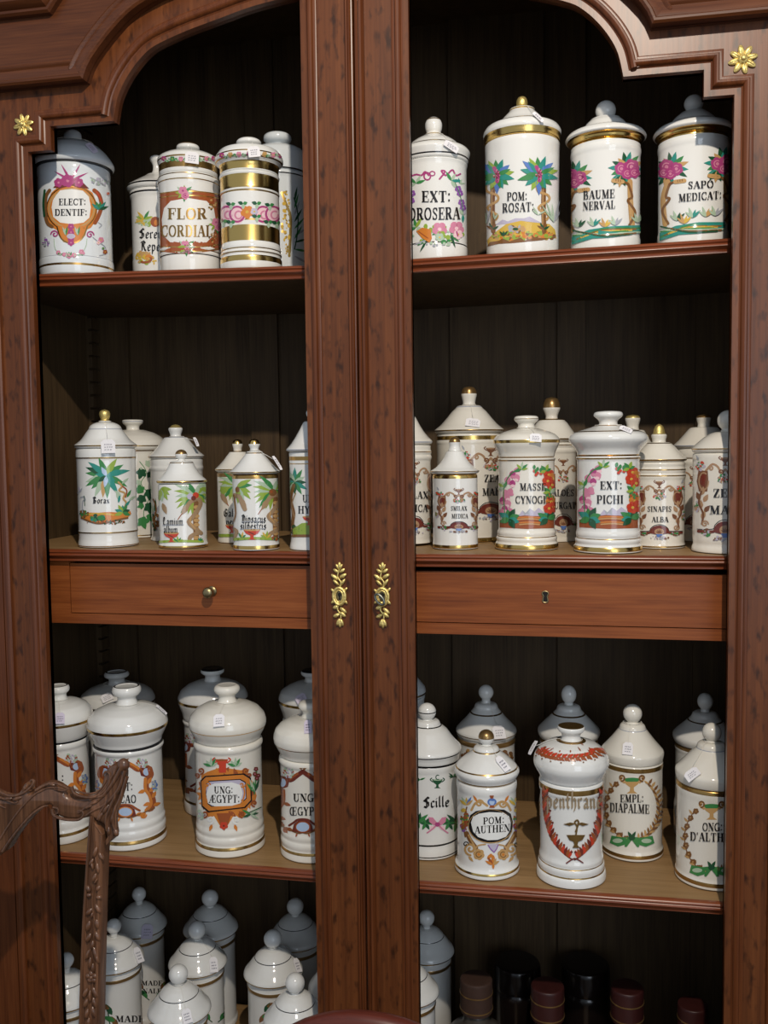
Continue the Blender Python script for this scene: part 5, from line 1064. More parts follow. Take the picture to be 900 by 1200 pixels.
J['lamium'] = jar('small jar lettered Lamium album with a snake coiled on a palm', 214.3,
    [(28, 641), (28.6, 639.5), (28.2, 636), (27.2, 634), (27.3, 580), (27.3, 567)], [(27.5, 567), (29.2, 564.8), (29, 563.4), (25, 560), (20, 554.5), (16.5, 549), (14.2, 544.5), (13.6, 542), (11, 540.5)],
    ballk(7, 533.2, 527, 4.6, 541), Z2, yb=640.6, bands=[(527, 532.4, 'dull_gold'), (542, 543, 'GB'), (563, 565.4, 'gold'), (637.5, 640, 'gold')], T=F_, dec=d_lamium, group=g2)
J['galium'] = jar('small jar lettered Galium verum, tucked behind the Dipsacus jar', 280,
    [(25, 636.6), (25.4, 635.5), (25, 631), (24.4, 629), (24.4, 566), (24.6, 553.5)], [(24.8, 553.5), (27, 550.6), (26.6, 549.4), (22, 545.5), (17, 540), (12.6, 534), (9.6, 530.5), (9, 529)],
    [(5, 529.5), (4.6, 527), (5.4, 524), (6.2, 521.4), (6, 520.4), (5.4, 518), (4, 515.8), (0, 515)], Z2, Y=.20, glaze='cream', bands=[(514, 520.6, 'gold'), (529, 530, 'GB'), (554, 558.6, 'dull_gold'), (549.6, 550.8, 'GB'), (634, 635.4, 'GB')], T=F_, dec=d_galium, group=g2)
J['dips'] = jar('small jar lettered Dipsacus silvestris with snake, palm and red goblet', 299.8,
    [(26.8, 643.4), (27.2, 642), (27, 638), (26.4, 635), (26.4, 566), (26.6, 556)], [(27, 556), (30, 553.8), (29.6, 552.6), (24.6, 548.5), (19, 542.5), (14, 536.5), (10.8, 532.6), (10, 530.4), (8, 529)],
    [(5, 529.4), (4.6, 527), (5.6, 524), (6.8, 521.6), (6.6, 520.6), (5.8, 518), (4.4, 515.6), (0, 514.6)], Z2, yb=643, bands=[(514, 520.8, 'gold'), (530.6, 531.8, 'GB'), (555.6, 560.8, 'GB'), (552.8, 554, 'gold'), (637.6, 641.8, 'gold')], T=F_, dec=d_dips, group=g2)
J['hy'] = jar('jar with a teal palm, half hidden by the left door\'s inner stile', 367,
    [(28, 643.6), (28.6, 642), (28, 638), (27, 634), (26.6, 630), (27, 548), (27.4, 530)], [(27.6, 530), (31, 528), (30.6, 526.8), (25, 521), (19, 512), (14, 503), (11, 497), (9, 494)],
    ballk(6.6, 485, 479, 4.4, 494), Z2, yb=642.6, bands=[(535, 539.6, 'GB'), (526.6, 528.2, 'GY'), (543, 544, 'GB')], T=F_, dec=d_hy, group=g2)
def ringed(y0, hw):   # a foot and ringed collar helper for the brown shell-work jars
    return None
J['smilb'] = jar('cream jar reading ILAX EDICA, cut off by the central stile on the middle shelf', 477,
    [(29, 638), (29.4, 637), (29, 634), (28, 631), (28, 540), (29.4, 538), (29.4, 535), (28.2, 533.5), (29.2, 531.5), (29.2, 529), (28, 527.5), (28.4, 522)], [(28.6, 522), (30.6, 519), (30.2, 517), (26, 513), (21, 507), (16, 499), (12, 491), (10, 488)],
    [(6, 488.6), (5.4, 485), (7, 481), (8, 477), (6.4, 472), (0, 469)], 0.0016, Y=.20, glaze='cream', bands=[(469, 477, 'gold'), (518, 519.4, 'GY'), (529.6, 530.6, 'GB'), (635, 636.4, 'GB')],
    dec=lambda p: (rococo(p, 486, 25, 540, 626, 3), p.word('SMILAX', 467, 501, 580, 8), p.word('MEDICA', 467.5, 500.6, 595.5, 8)), group=g2)
J['zeab'] = jar('large cream jar marked ZEA MAÏS with gold-domed cone lid, at the back', 550.3,
    [(38.6, 633), (39, 632), (38.4, 628), (38, 626), (38, 521), (38.6, 519), (38, 516.6), (38, 509)], [(38.2, 509), (41, 505.6), (40.6, 504), (33, 498), (26, 490), (20, 482.5), (15.4, 478.5), (14.6, 476.6), (11, 475.4)],
    [(7.6, 476), (7, 472.6), (8, 468), (9.2, 463), (9, 461.8), (8.4, 458), (6.4, 454.6), (0, 453.2)], Z2, Y=.285, glaze='cream', bands=[(453, 462, 'dull_gold'), (476.6, 478, 'GY'), (504.4, 506, 'GB'), (511.4, 516, 'gold'), (627.4, 632, 'gold')],
    dec=lambda p: (rococo(p, 575, 34, 523, 610, 5), p.word('ZEA', 567, 585.5, 560.6, 8), p.word('MAÏS', 565, 588, 576.5, 8)), group=g2)
J['smil'] = jar('small white jar marked SMILAX MEDICA in a brown scrollwork frame', 533.4,
    [(26.4, 642.4), (26.8, 641), (26.6, 637), (26.2, 633), (26.2, 560.6), (26.2, 556)], [(26.4, 556), (28.8, 553), (28.4, 551.8), (22.6, 548.4), (17, 542.5), (13, 536.5), (11, 532.4), (10.4, 530.6), (9, 529)],
    [(8, 529.4), (7.4, 527), (6, 524.6), (6.2, 521), (6.8, 519.2), (6.4, 516.4), (4.6, 513.4), (0, 512.4)], Z2, yb=642, bands=[(512, 518.8, 'dull_gold'), (552, 553, 'GB'), (555.4, 560.6, 'gold'), (637, 641, 'gold')],
    dec=lambda p: (rococo(p, 537.6, 25.5, 572, 624, 7), p.word('SMILAX', 528.4, 547, 595.6, 5), p.word('MEDICA', 529.4, 548, 604.7, 5)), group=g2)
J['masse'] = jar('white jar marked MASSE CYNOGL: wreathed in pink and red flowers, gold foot', 617,
    [(36.6, 642.8), (37, 641), (36.6, 636), (34.6, 634), (35.4, 631.6), (35.4, 629), (33.4, 627), (34.2, 624.6), (34, 622), (32.4, 620), (32.4, 541), (33.4, 539), (33.4, 536.8)],
    [(32.6, 536.8), (33, 532), (35, 527), (37.6, 522), (38.6, 518), (38, 514.6), (34, 510), (27, 506.4), (19, 504), (13, 502.6)], [(10.6, 503), (9.4, 500), (9.4, 497), (11.6, 495.4), (14, 493), (14.2, 490.4), (12.6, 488), (0, 487)],
    Z2, yb=642.4, glaze='cream', bands=[(516, 519.6, 'gold'), (535.4, 536.8, 'GB'), (539, 540.4, 'GB'), (636, 641.4, 'gold'), (627, 628, 'GB'), (491.2, 492, 'GB')],
    dec=lambda p: (fruits(p, 585.6, 649, 544, 620, 1), p.word('MASSE', 609.4, 639, 570.5, 8), p.word('CYNOGL:', 604.4, 643.4, 585.6, 8.4)), group=g2)
J['aloes'] = jar('cream jar marked ALOÉS PURGAT, at the back between MASSE CYNOGL: and EXT: PICHI', 646.5,
    [(29, 634), (29.4, 633), (29, 630), (28, 628), (28, 532), (29, 530), (29, 527), (28, 525.4), (29, 523.4), (29, 521), (28.4, 519)], [(28.6, 519), (32, 515.4), (31.6, 514), (27, 509), (22, 502), (18, 496), (15, 493.4), (14, 491.6)],
    [(7.6, 492), (6.6, 488.6), (8, 484.6), (10, 480), (10, 478.4), (9.4, 473), (7, 467.6), (0, 465.6)], Z2, Y=.28, glaze='cream', bands=[(465, 478.4, 'dull_gold'), (491.4, 493, 'GB'), (514.4, 516, 'GB'), (521.6, 522.6, 'GB')],
    dec=lambda p: (rococo(p, 660, 25, 537, 624, 9), p.word('ALOÉS', 647, 672, 577.5, 7.4), p.word('PURGAT', 645, 674, 592.4, 7.4)), group=g2)
J['pichi'] = jar('white jar marked EXT: PICHI wreathed in flowers, with a wide rounded lid', 712.5,
    [(39, 646), (39.6, 644), (39, 638.6), (36.6, 636.6), (38, 634), (38, 631), (35.6, 629), (37, 626.4), (36.8, 623), (35.8, 621), (35.6, 540), (36.6, 538), (36.6, 534.6)],
    [(35.6, 534.6), (35.4, 531), (37.6, 526), (42, 521), (45, 517), (45.4, 513.4), (43.6, 509.6), (37, 506), (28, 503.4), (18, 500.4), (16, 499.4)], [(12, 500), (10.4, 497), (10.4, 494), (13, 491), (16.6, 488.4), (17, 485.6), (15, 483), (0, 481.6)],
    Z2, yb=645.4, bands=[(505.6, 506.8, 'GB'), (498.6, 499.8, 'GB'), (533, 535, 'gold'), (536.6, 538.4, 'GB'), (638.6, 643.8, 'gold'), (629, 630, 'GB')],
    dec=lambda p: (fruits(p, 679, 747.5, 541, 620, 2), p.word('EXT:', 703.6, 728.6, 568.7, 9), p.word('PICHI', 699.6, 730, 585.2, 9.4)), group=g2)
J['pback'] = jar('jar whose gold-tipped cup knob shows behind the EXT: PICHI lid', 741,
    [(29, 634), (29.4, 633), (28, 628), (28, 540), (29, 537)], [(29, 537), (31, 533), (30.6, 531.6), (26, 526), (20, 517), (15, 508), (13, 504.4)], [(7.6, 504.6), (6.6, 501), (7.4, 497), (8.8, 492), (8.6, 490.4), (7, 487.6), (0, 486.4)],
    Z2, Y=.29, glaze='cream', bands=[(486, 490.4, 'brass'), (532, 533.4, 'GB')], group=g2)
J['sinap'] = jar('cream jar marked SINAPIS ALBA with a flame-tipped lid, right of EXT: PICHI', 771.8,
    [(30, 641), (30.6, 640), (30.2, 637.4), (29.2, 635.4), (29.4, 562), (30.4, 559.6), (30.4, 556.4), (29.2, 554.8), (30.2, 552.6), (30.2, 549), (29.2, 547.2), (30, 545), (30, 541.6)],
    [(29.6, 541.6), (31.4, 539.4), (31, 537.8), (27, 534.4), (22.6, 529.6), (18, 524), (14.4, 520.6), (13, 518.8)], [(8, 519.2), (7.2, 517), (8.8, 511.4), (8.6, 509.6), (6.6, 508.6), (6.2, 504), (4, 499), (0, 497)],
    Z2, yb=640.4, glaze='cream', bands=[(497, 509.4, 'brass'), (519.4, 520.4, 'GB'), (538.4, 540.2, 'GB'), (549.8, 551.2, 'GB'), (556.6, 558, 'GB'), (637.6, 639.4, 'GB')],
    dec=lambda p: (rococo(p, 772.6, 28, 562.6, 632, 11), p.word('SINAPIS', 759, 786.4, 596.4, 6), p.word('ALBA', 764, 783, 608.7, 6)), group=g2)
J['rback'] = jar('jar at the back right corner of the middle shelf, with dark-tipped cup knob', 824,
    [(31, 634), (31.4, 633), (31, 630), (30, 628), (30, 546), (31, 543), (31, 540), (30, 538), (31, 536), (31, 526)], [(31, 526), (34, 523), (33.6, 521.4), (28, 516), (22, 509), (17, 503), (14.6, 501)],
    [(7.6, 501.4), (6.6, 498), (7.6, 494), (8.6, 490), (8.4, 488.6), (6, 487), (0, 486)], Z2, Y=.30, glaze='cream', bands=[(486, 490, 'dull_gold'), (522, 523.4, 'GY'), (536.4, 537.6, 'GB')],
    dec=lambda p: rococo(p, 815, 28, 546, 622, 13), group=g2)
J['zeaf'] = jar('cream jar reading ZEA MAÏS, cut off by the right edge of the right door', 852,
    [(39, 647), (39.6, 645), (39.2, 641), (37.6, 637), (38.4, 632), (38.6, 545), (39, 535), (38.2, 531)], [(38.4, 531), (40.4, 526.8), (40, 524.8), (34, 519), (27, 513), (20, 508.6), (15, 506.6)],
    ballk(12, 493, 481, 8, 507), Z2, yb=645.6, glaze='cream', bands=[(525.6, 527, 'GB')],
    dec=lambda p: (rococo(p, 850, 34, 534, 634, 15), p.word('ZEA', 836, 862, 577.8, 9.4), p.word('MAÏS', 832, 868, 597.4, 9.4)), group=g2)
# third shelf
def roundlid(cx, hw, yr, yb_, hwb, ytop, hwk):
    return None
J['cut'] = jar('jar cut off by the left door stile on the third shelf, with gold-lined lid', 72,
    [(33.4, 973), (33.8, 970), (33.4, 964), (32.4, 962), (33, 958), (32.8, 954), (32, 952), (32.2, 948), (31.6, 945), (31.6, 872), (33.2, 869), (32.8, 865), (31, 863)], [(31.6, 863), (34, 858), (36.6, 850), (38.4, 844), (38.6, 839), (36.6, 832), (31, 825.5), (22, 821.5), (14, 820)],
    [(11, 820), (9, 816), (9.4, 812.5), (12, 811), (13.2, 808), (12.4, 804.5), (10.2, 803), (9.4, 803.4), (8.8, 804.3), (0, 804.4)], Z3, Y=.118, bands=[(841, 844, 'gold'), (862.6, 864, 'K'), (965, 968.5, 'GB'), (802, 803.5, 'K')],
    dec=lambda p: (cartouche(p, 64, 34, 884, 952), p.word(':', 71.6, 75, 911, 8)), group=g3)
J['bk1'] = jar('white jar with gold-lined domed lid at the back left of the third shelf', 140,
    [(38, 952), (38.4, 950), (36, 944), (35, 930), (35, 852), (36.6, 849), (36, 845)], [(36, 845), (37, 838), (40, 830), (43, 824), (43.2, 819), (40, 812), (32, 806.5), (22, 803), (15, 801.4)], [(11, 802), (9, 798), (9.4, 795), (13, 793.6), (14.8, 791.4), (13.6, 788.4), (11.4, 787), (10.6, 787.3), (9.8, 788.3), (0, 788.4)],
    Z3, Y=.29, bands=[(820.4, 823, 'gold'), (786.6, 787.5, 'K')], group=g3)
J['cacao'] = jar('white jar reading T: CAO in a rust cartouche, behind the chair\'s carved corner', 152,
    [(41, 981), (41.4, 978), (40.8, 972), (39.6, 970), (40.6, 966), (40.4, 962), (39.2, 960), (40, 956), (39.4, 953), (38.4, 951), (38.2, 877), (40.4, 874), (40.4, 871), (38, 868.6)],
    [(38.4, 868.6), (39, 864), (43, 856), (45.8, 850), (46, 846), (44, 839), (37, 831.5), (27, 827), (18, 825)], [(13.4, 825), (10.6, 820), (10.8, 816), (14.6, 814), (17, 810), (16.4, 806), (14.2, 803.6), (12.8, 803.9), (12, 805), (0, 805.2)],
    Z3, yb=981, bands=[(847, 850.5, 'gold'), (868.6, 870.2, 'K'), (970.6, 974.5, 'GB'), (803, 804.1, 'K')],
    dec=lambda p: (cartouche(p, 147, 33, 889, 963), p.word('T:', 147, 155.4, 921.5, 9), p.word('CAO', 140.6, 159.4, 936, 9)), group=g3)
J['bk2'] = jar('white jar with knob ring and top shade painted black, behind the UNG: ÆGYPT: jar', 251.5,
    [(36, 938), (36.4, 935), (35, 930), (35, 926), (34, 920), (34, 846), (36, 843), (35, 840)], [(35, 840), (36, 833), (38.6, 826), (40.4, 820), (40.4, 815), (37, 808), (29, 802), (20, 798.6), (14, 797.4)], [(10.4, 798), (8.4, 794), (9, 791), (12.4, 789.4), (14, 787), (13, 784), (10, 782.6), (8.6, 783), (0, 783)],
    Z3, Y=.285, bands=[(817, 820, 'gold'), (782, 784.6, 'K'), (930, 932.5, 'GB')], dec=lambda p: cartouche(p, 240, 32, 860, 935, True), group=g3)  # K on the knob: black ring plus shade painted over its top
J['aegypt'] = jar('white jar marked UNG: ÆGYPT: in an orange octagonal cartouche', 268.8,
    [(40.4, 989), (40.6, 986), (40, 979), (38.8, 977), (40, 973), (39.8, 969), (38.6, 967), (39.6, 963), (39, 959), (38.6, 957), (38.4, 874), (40.2, 871), (40, 867), (38, 864.6)],
    [(38, 864.6), (38.6, 861), (42, 855), (44.6, 849), (44.8, 844), (42.6, 837), (36, 829.6), (27, 825), (18, 822.6)], [(12.4, 823), (9.4, 818.6), (9.6, 814), (13, 812), (15.4, 808.6), (14.6, 804.6), (11, 802.4), (9.4, 803), (0, 803)],
    Z3, yb=989, glaze='cream', bands=[(849.5, 850.5, 'TN'), (978, 981.4, 'GB')], T=K_, dec=d_aegypt, group=g3)
J['bk3'] = jar('jar at the back beside the central stile, lid only half in view, third shelf left', 368,
    [(35, 940), (35.4, 937), (34, 930), (34, 846), (36, 843), (35, 840)], [(35, 840), (36, 834), (38.4, 827), (40, 821), (40, 816), (37, 809), (29, 803.6), (20, 800), (14, 798.8)], [(10, 799), (8.4, 796), (9, 793), (12.4, 791.4), (13.8, 789), (12.6, 786), (10, 784.6), (0, 784.6)],
    Z3, Y=.29, bands=[(818, 821, 'gold'), (784, 786.6, 'K')], group=g3)  # knob top all K: its ring, with the shadow there painted black too
J['oegypt'] = jar('white jar reading UNG: ŒGYPT: in a maroon cartouche, cut by the central stile', 366.5,
    [(38.4, 996), (38.6, 993), (38, 986), (37, 984), (38.4, 980), (38, 976), (37, 974), (38, 970), (37.4, 966), (37, 964), (37, 892), (38.8, 889), (38.4, 885), (37, 883)],
    [(37, 883), (37.6, 879), (41, 873), (44, 867), (44.4, 861), (42, 853), (36, 847), (27, 842.6), (18, 840.6)], [(12.6, 841), (9.8, 837), (10, 833), (13, 831), (15.2, 828), (14.4, 824), (11, 822), (0, 822)],
    Z3, yb=996, glaze='cream', bands=[(868, 869, 'GB'), (985, 988, 'GB')],
    dec=lambda p: (cartouche(p, 355, 32, 900, 982, True), p.word('UNG:', 344, 371, 934.6, 9), p.word('ŒGYPT:', 340, 377, 950.4, 9.4)), group=g3)
J['bk0'] = jar('pale jar behind the Scille jar, mostly hidden by the central stile', 466,
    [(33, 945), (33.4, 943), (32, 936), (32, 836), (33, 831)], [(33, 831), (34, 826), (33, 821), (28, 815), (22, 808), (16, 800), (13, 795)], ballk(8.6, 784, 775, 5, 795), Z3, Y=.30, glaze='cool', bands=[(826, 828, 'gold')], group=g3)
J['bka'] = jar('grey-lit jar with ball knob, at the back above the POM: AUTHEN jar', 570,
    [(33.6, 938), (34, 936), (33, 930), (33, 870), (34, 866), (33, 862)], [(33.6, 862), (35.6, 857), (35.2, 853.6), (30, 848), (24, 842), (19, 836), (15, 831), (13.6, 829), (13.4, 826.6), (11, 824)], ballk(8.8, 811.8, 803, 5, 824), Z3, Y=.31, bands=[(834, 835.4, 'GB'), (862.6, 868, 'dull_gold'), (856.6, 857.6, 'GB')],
    dec=lambda p: (p.dots(548, 885, 6, 6, 10, 3, ('TN', 'BR'), 2), p.dots(594, 887, 6, 6, 10, 3, ('TN', 'BR'), 3)), group=g3)
J['scille'] = jar('white jar lettered Scille with an urn and a pink bow', 501.5,
    [(36.6, 994), (37, 992), (36.8, 985), (36.2, 980), (36.2, 897), (37, 894), (37.4, 888)], [(37.4, 888), (38, 882), (40, 877), (39.6, 874), (34, 869), (29, 863), (23.5, 855), (18.5, 851), (15.4, 849), (14.8, 845.6), (12, 843.4)], ballk(10.6, 834.4, 824.4, 6, 844), Z3, yb=993, bands=[(833.6, 834.8, 'K'), (849, 850, 'K'), (877, 878.4, 'K'), (886.6, 889, 'K'), (976, 978, 'K'), (989.6, 990.8, 'K')], T=L_, dec=d_scille, group=g3)
J['pom'] = jar('white jar marked POM: AUTHEN in a black oval, gold ball knob', 570.4,
    [(37.8, 1017), (38.2, 1014), (37.6, 1009), (35.4, 1006.4), (34.6, 1002), (34.2, 924), (35.2, 920), (35.4, 916), (34.4, 912)], [(34.4, 912), (35, 909), (38, 904), (38.2, 900.6), (34, 895), (28, 889.6), (22, 884.6), (17, 881.2), (15, 879.6), (14.8, 876), (11, 873.8)], ballk(9.3, 864.6, 855.6, 6, 874), Z3, yb=1016, bands=[(855, 865, 'dull_gold'), (878.6, 880, 'GB'), (896.6, 898, 'GB'), (909.6, 911.4, 'GB'), (1009, 1011.5, 'gold')], T=L_, dec=d_pom, group=g3)
J['bkb'] = jar('grey-lit jar with ball knob, at the back above the penthrane jar', 666.5,
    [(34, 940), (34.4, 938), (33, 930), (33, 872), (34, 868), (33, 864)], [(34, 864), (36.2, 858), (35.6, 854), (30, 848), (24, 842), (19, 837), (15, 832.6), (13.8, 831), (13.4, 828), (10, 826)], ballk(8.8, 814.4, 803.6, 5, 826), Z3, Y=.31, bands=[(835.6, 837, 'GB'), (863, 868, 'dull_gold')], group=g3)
J['empl'] = jar('white jar marked EMPL: DIAPALME in a brown wreath with green bow', 740.8,
    [(35.4, 997), (36, 994), (35.4, 988.6), (34.2, 986), (34, 980), (34, 899), (34.6, 895), (34.4, 889)], [(34.4, 889), (35.6, 881), (35.4, 878), (30, 872), (24, 865), (18.6, 858), (15, 853.4), (14.4, 850), (11, 847.4)], ballk(10.9, 836.6, 825.6, 7, 848), Z3, yb=996, glaze='cream', bands=[(890.6, 895.6, 'GB'), (989, 993, 'GB'), (853.4, 854.2, 'GY')], T=M_, dec=d_empl, group=g3)
J['penth'] = jar('white jar lettered penthrane with a rust laurel wreath and gold chalice', 669.2,
    [(40, 1027), (40.4, 1023), (39.8, 1016), (37.6, 1014), (38.6, 1010), (38.2, 1006), (36.6, 1004), (37.4, 1000.6), (36.6, 997.6), (35.8, 994), (35.6, 926), (37, 923), (37, 914), (36, 911)],
    [(36, 911), (37, 907), (40.4, 901), (43, 896), (43.6, 891), (42, 884), (37, 877), (29, 871.4), (20, 868.6), (14, 867.4)], [(12.6, 868), (10.4, 864), (11, 859.4), (14.6, 857), (16, 854), (15.6, 851.6), (13.6, 850.6), (0, 850.4)],
    Z3, yb=1025, bands=[(914.6, 920.6, 'GB'), (1004, 1005, 'GB'), (1013, 1014.6, 'GB'), (866.6, 868, 'GB'), (850, 851.2, 'GB')], T=M_, dec=d_penth, lid_dec=d_penthlid, group=g3)
J['bkc'] = jar('dim jar with ball knob at the far back right of the third shelf', 825.6,
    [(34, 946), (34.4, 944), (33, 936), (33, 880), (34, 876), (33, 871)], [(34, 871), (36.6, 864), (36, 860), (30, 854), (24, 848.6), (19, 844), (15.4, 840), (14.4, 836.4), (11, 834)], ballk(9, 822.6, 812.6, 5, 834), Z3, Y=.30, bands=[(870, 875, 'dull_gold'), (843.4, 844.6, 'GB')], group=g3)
J['ong'] = jar("white jar reading ONG: D'ALTHEA in a wreath, cut off by the right door", 833,
    [(40, 1028), (40.4, 1025), (40, 1019), (39, 1016), (39, 929), (39.6, 924), (39.4, 915)], [(39.4, 915), (40.8, 907), (40.6, 902), (35, 896), (29, 889), (23, 882.6), (18, 878), (16.6, 876), (16, 872), (12, 869.6)], ballk(10.9, 858.6, 847.6, 7, 870), Z3, yb=1027, glaze='cream', bands=[(914.6, 920, 'GB'), (1019, 1023.5, 'GB'), (876, 877, 'GY')], T=M_, dec=d_ong, group=g3)
# lowest shelf: jars of one pattern, seen from above
def low(key, label, cx, yk, hwk, yt, Y=None, R=0.0545, words=None, rk=0.0165, hgt=0.262, gold=True, zt=-0.722):
    top = at_z(cx, yt, zt) if Y is None else at_y(cx, yt, Y); X, Yc, zt = top.x, top.y, top.z
    O = Vector((X, Yc, ZS4+.0003)); t = thing('apothecary_jar', label, 'jar', O, g4); H = zt-ZS4
    k = rk/0.0165; q = R/0.0545
    bodyp = rnd([(0, 0), (.049*q, 0), (.050*q, .002), (.050*q, .010), (.0475*q, .014), (.0475*q, H-.104), (.0490*q, H-.101), (.0490*q, H-.096), (.0478*q, H-.094), (.0478*q, H-.084), (0, H-.084)])
    b = MB(); mats = ['dull_gold' if (H-.101 <= .5*(a[1]+c[1]) <= H-.0955 and gold) else 'porcelain' for a, c in zip(bodyp, bodyp[1:])]; b.lathe(bodyp, 'porcelain', 56, mats)
    if words:
        p = Paint(b, [a for a in bodyp if a[0] > 1e-5], O, cx, hwk*R*.9/rk); p.zmid = H*.4; words(p)
    b.build('body', t)
    lp = rnd([(0, H-.0836), (.050*q, H-.0836), (.0545*q, H-.081), (.0550*q, H-.0785), (.0530*q, H-.073), (.046*q, H-.065), (.0400*q, H-.0565), (.0345*q, H-.0505), (.0335*q, H-.0490), (.0332*q, H-.0478), (.030*q, H-.044), (.024*q, H-.0385), (.016*q, H-.0345), (0, H-.0335)])
    lm = []
    for a, c in zip(lp, lp[1:]):
        z = .5*(a[1]+c[1]); lm.append('gold' if H-.0822 < z < H-.0790 and gold else 'K' if H-.0497 < z < H-.0483 else 'porcelain')
    l = MB(); l.lathe(lp, 'porcelain', 56, lm); lo = l.build('lid', t)
    kp = [(0, H-.036), (.0085*k, H-.036), (.0072*k, H-.0325), (.0078*k, H-.0305)]+[(rk*math.cos(rad(a)), H-rk+rk*math.sin(rad(a))) for a in range(-58, 91, 12)]
    kp[-1] = (0, H); n = MB(); n.lathe(kp, 'porcelain', 36); n.build('knob', lo)
    d = dict(o=O, k=depth(O)/F, lid=[a for a in lp if a[0] > 1e-5], knob=[a for a in kp if a[0] > 1e-5], cx=cx, root=t); J[key] = d; return d
low('a', 'jar in the lowest front row, between the left door and the carved chair post', 77, 1128, 9, 1117, R=.050, rk=.0135)
low('b', 'lowest-shelf jar directly behind the carved chair post, gold line under its lid', 133, 1086, 9, 1077, R=.0545, rk=.0140, words=d_sage('MADE', None, 152, 1194, 30))
low('c', 'lowest-shelf jar at the back left with lilac tag, wording NALE on its side', 162.7, 1049, 8.7, 1040, R=.054, rk=.0142, words=d_sage('MADE', 'NALE', 178, 1152, 22))
low('d', 'lowest-shelf jar in the back row, second from the left bay\'s right edge', 245.8, 1053, 10.2, 1043, Y=.352)
low('e', 'lowest-shelf jar in the middle row with a tag on its lid, near bay centre', 230.6, 1090, 10.5, 1080, words=d_sage(None, None, 252, 1176, 24))
low('f', 'nearest and brightest jar of the lowest shelf, cut by the bottom of the picture', 208.8, 1142, 11.7, 1131, Y=.1085)
low('g', 'lowest-shelf jar at the back beside the central stile', 345.7, 1062, 10.2, 1053, Y=.352)
low('h', 'lowest-shelf jar in the middle row, right of centre in the left bay', 319.4, 1101, 11.7, 1090, words=d_sage(None, None, 292, 1190, 26))
low('i', 'front jar of the lowest shelf beside the central stile, left bay', 345.5, 1154, 12.2, 1141, Y=.1085)
low('j', 'jar of which only a sliver of lid shows against the central stile, lowest shelf', 396, 1120, 11, 1106, Y=.215)
low('l', 'lowest-shelf jar at the left edge of the right bay, upper one', 500, 1077, 9.5, 1067, R=.052, rk=.015)
low('m', 'front jar at the left edge of the right bay, lowest shelf, mostly hidden', 478, 1122, 11, 1110, Y=.20, R=.054, rk=.016)
# dark stoppered bottles, right of the lowest shelf; their colours include its shade
gB = 'dark stoppered bottles on the lowest shelf'
def bottle(label, cx, yt, hw, zt, cap, wide=False, Y=None):
    top = at_z(cx, yt, zt); k = depth(top)/F; r = hw*k; O = Vector((top.x, top.y+r*.0, ZS4+.0003)); H = zt-ZS4
    t = thing('stoppered_bottle', label, 'bottle', O, gB); b = MB()
    if not wide:
        RB = r*1.9; b.lathe(rnd([(0, 0), (RB*.95, 0), (RB, .004), (RB, H-.115), (RB*.92, H-.098), (RB*.6, H-.085), (r*.80, H-.078), (r*.78, H-.060), (0, H-.060)], .003), 'stoneware' if cap == 'cork' and cx < 600 else 'dark_glass_shaded', 44); b.build('body', t)
        c = MB(); pr = rnd([(0, H-.0595), (r*.98, H-.0595), (r, H-.057), (r, H-.003), (r*.95, H), (r*.35, H), (0, H)], .0015)
        ms = []
        for a, q in zip(pr, pr[1:]): z = .5*(a[1]+q[1]); ms.append(cap)
        c.lathe(pr, cap, 32, ms); so = c.build('stopper', t)
        g = MB(); 
        for z in (H-.052, H-.024): g.lathe([(r*1.0, z-.0011), (r*1.03, z-.0008), (r*1.03, z+.0008), (r*1.0, z+.0011)], 'dull_gold', 32)
        g.build('cap_band', so)
    else:
        b.lathe(rnd([(0, 0), (r*1.0, 0), (r*1.05, .005), (r*1.05, H-.055), (r*1.0, H-.048), (r*.95, H-.046), (0, H-.046)], .003), 'dark_glass_shaded', 44); b.build('body', t)
        c = MB(); c.lathe(rnd([(0, H-.0455), (r*1.06, H-.0455), (r*1.08, H-.043), (r*1.04, H-.006), (r*.96, H), (0, H)], .003), cap, 40); c.build('lid', t)
    return t
bottle('stoneware-bodied bottle with a brown cylindrical stopper, nearest the pale jars', 558, 1146, 19, -.775, 'cork')
bottle('dark bottle with a cork-topped red stopper, second in the front row from the left', 641.6, 1154, 19.4, -.775, 'red_wax_shaded')
bottle('dark bottle with a red-topped stopper, third in the front row from the left', 735, 1156, 19, -.775, 'red_wax_shaded')
bottle('dark bottle with a red stopper at the right end of the front row', 812, 1176, 17.5, -.785, 'red_wax_shaded')
bottle('wide dark jar behind the first two stoppered bottles', 606, 1126, 26, -.797, 'dark_glass_shaded', True)
bottle('wide dark jar in shadow behind the second and third stoppered bottles', 686, 1128, 27, -.797, 'dark_glass_shaded', True)
# ---------- price tags
def T_(key, px, py, w_, h_, ang, what, **kw):
    tag(J[key], px, py, w_, h_, ang, what, **kw)
T_('elect', 107, 175, 14, 9, -35, 'lilac price tag on the lid of the ELECT: DENTIF: jar', mat='lilac_paper')
T_('flor', 224.5, 186, 16, 13, -4, 'white price tag hanging from the knob of the FLOR CORDIAL jar', lift=.009)
T_('gold', 297, 179, 14, 12, 8, 'white price tag hanging on the lid of the gold-banded jar', lift=.008)
T_('dros', 528, 172, 19, 8, -28, 'price tag on the sloping lid of the EXT: DROSERA jar')
T_('rosat', 630, 139, 16, 5, -45, 'narrow price tag behind the gold finial of the POM: ROSAT: jar')
T_('borax', 126.5, 523, 16, 16, 2, 'square price tag hanging on the front of the Borax jar lid', lift=.006)
T_('back2', 229, 519, 12, 4, -60, 'price tag seen edge-on at the cone lid behind Lamium album')
T_('dips', 324, 544, 20, 4, -52, 'price tag seen edge-on at the lid of the Dipsacus jar')
T_('zeab', 554, 497, 17, 12, -10, 'price tag on the cone lid of the large ZEA MAÏS jar at the back')
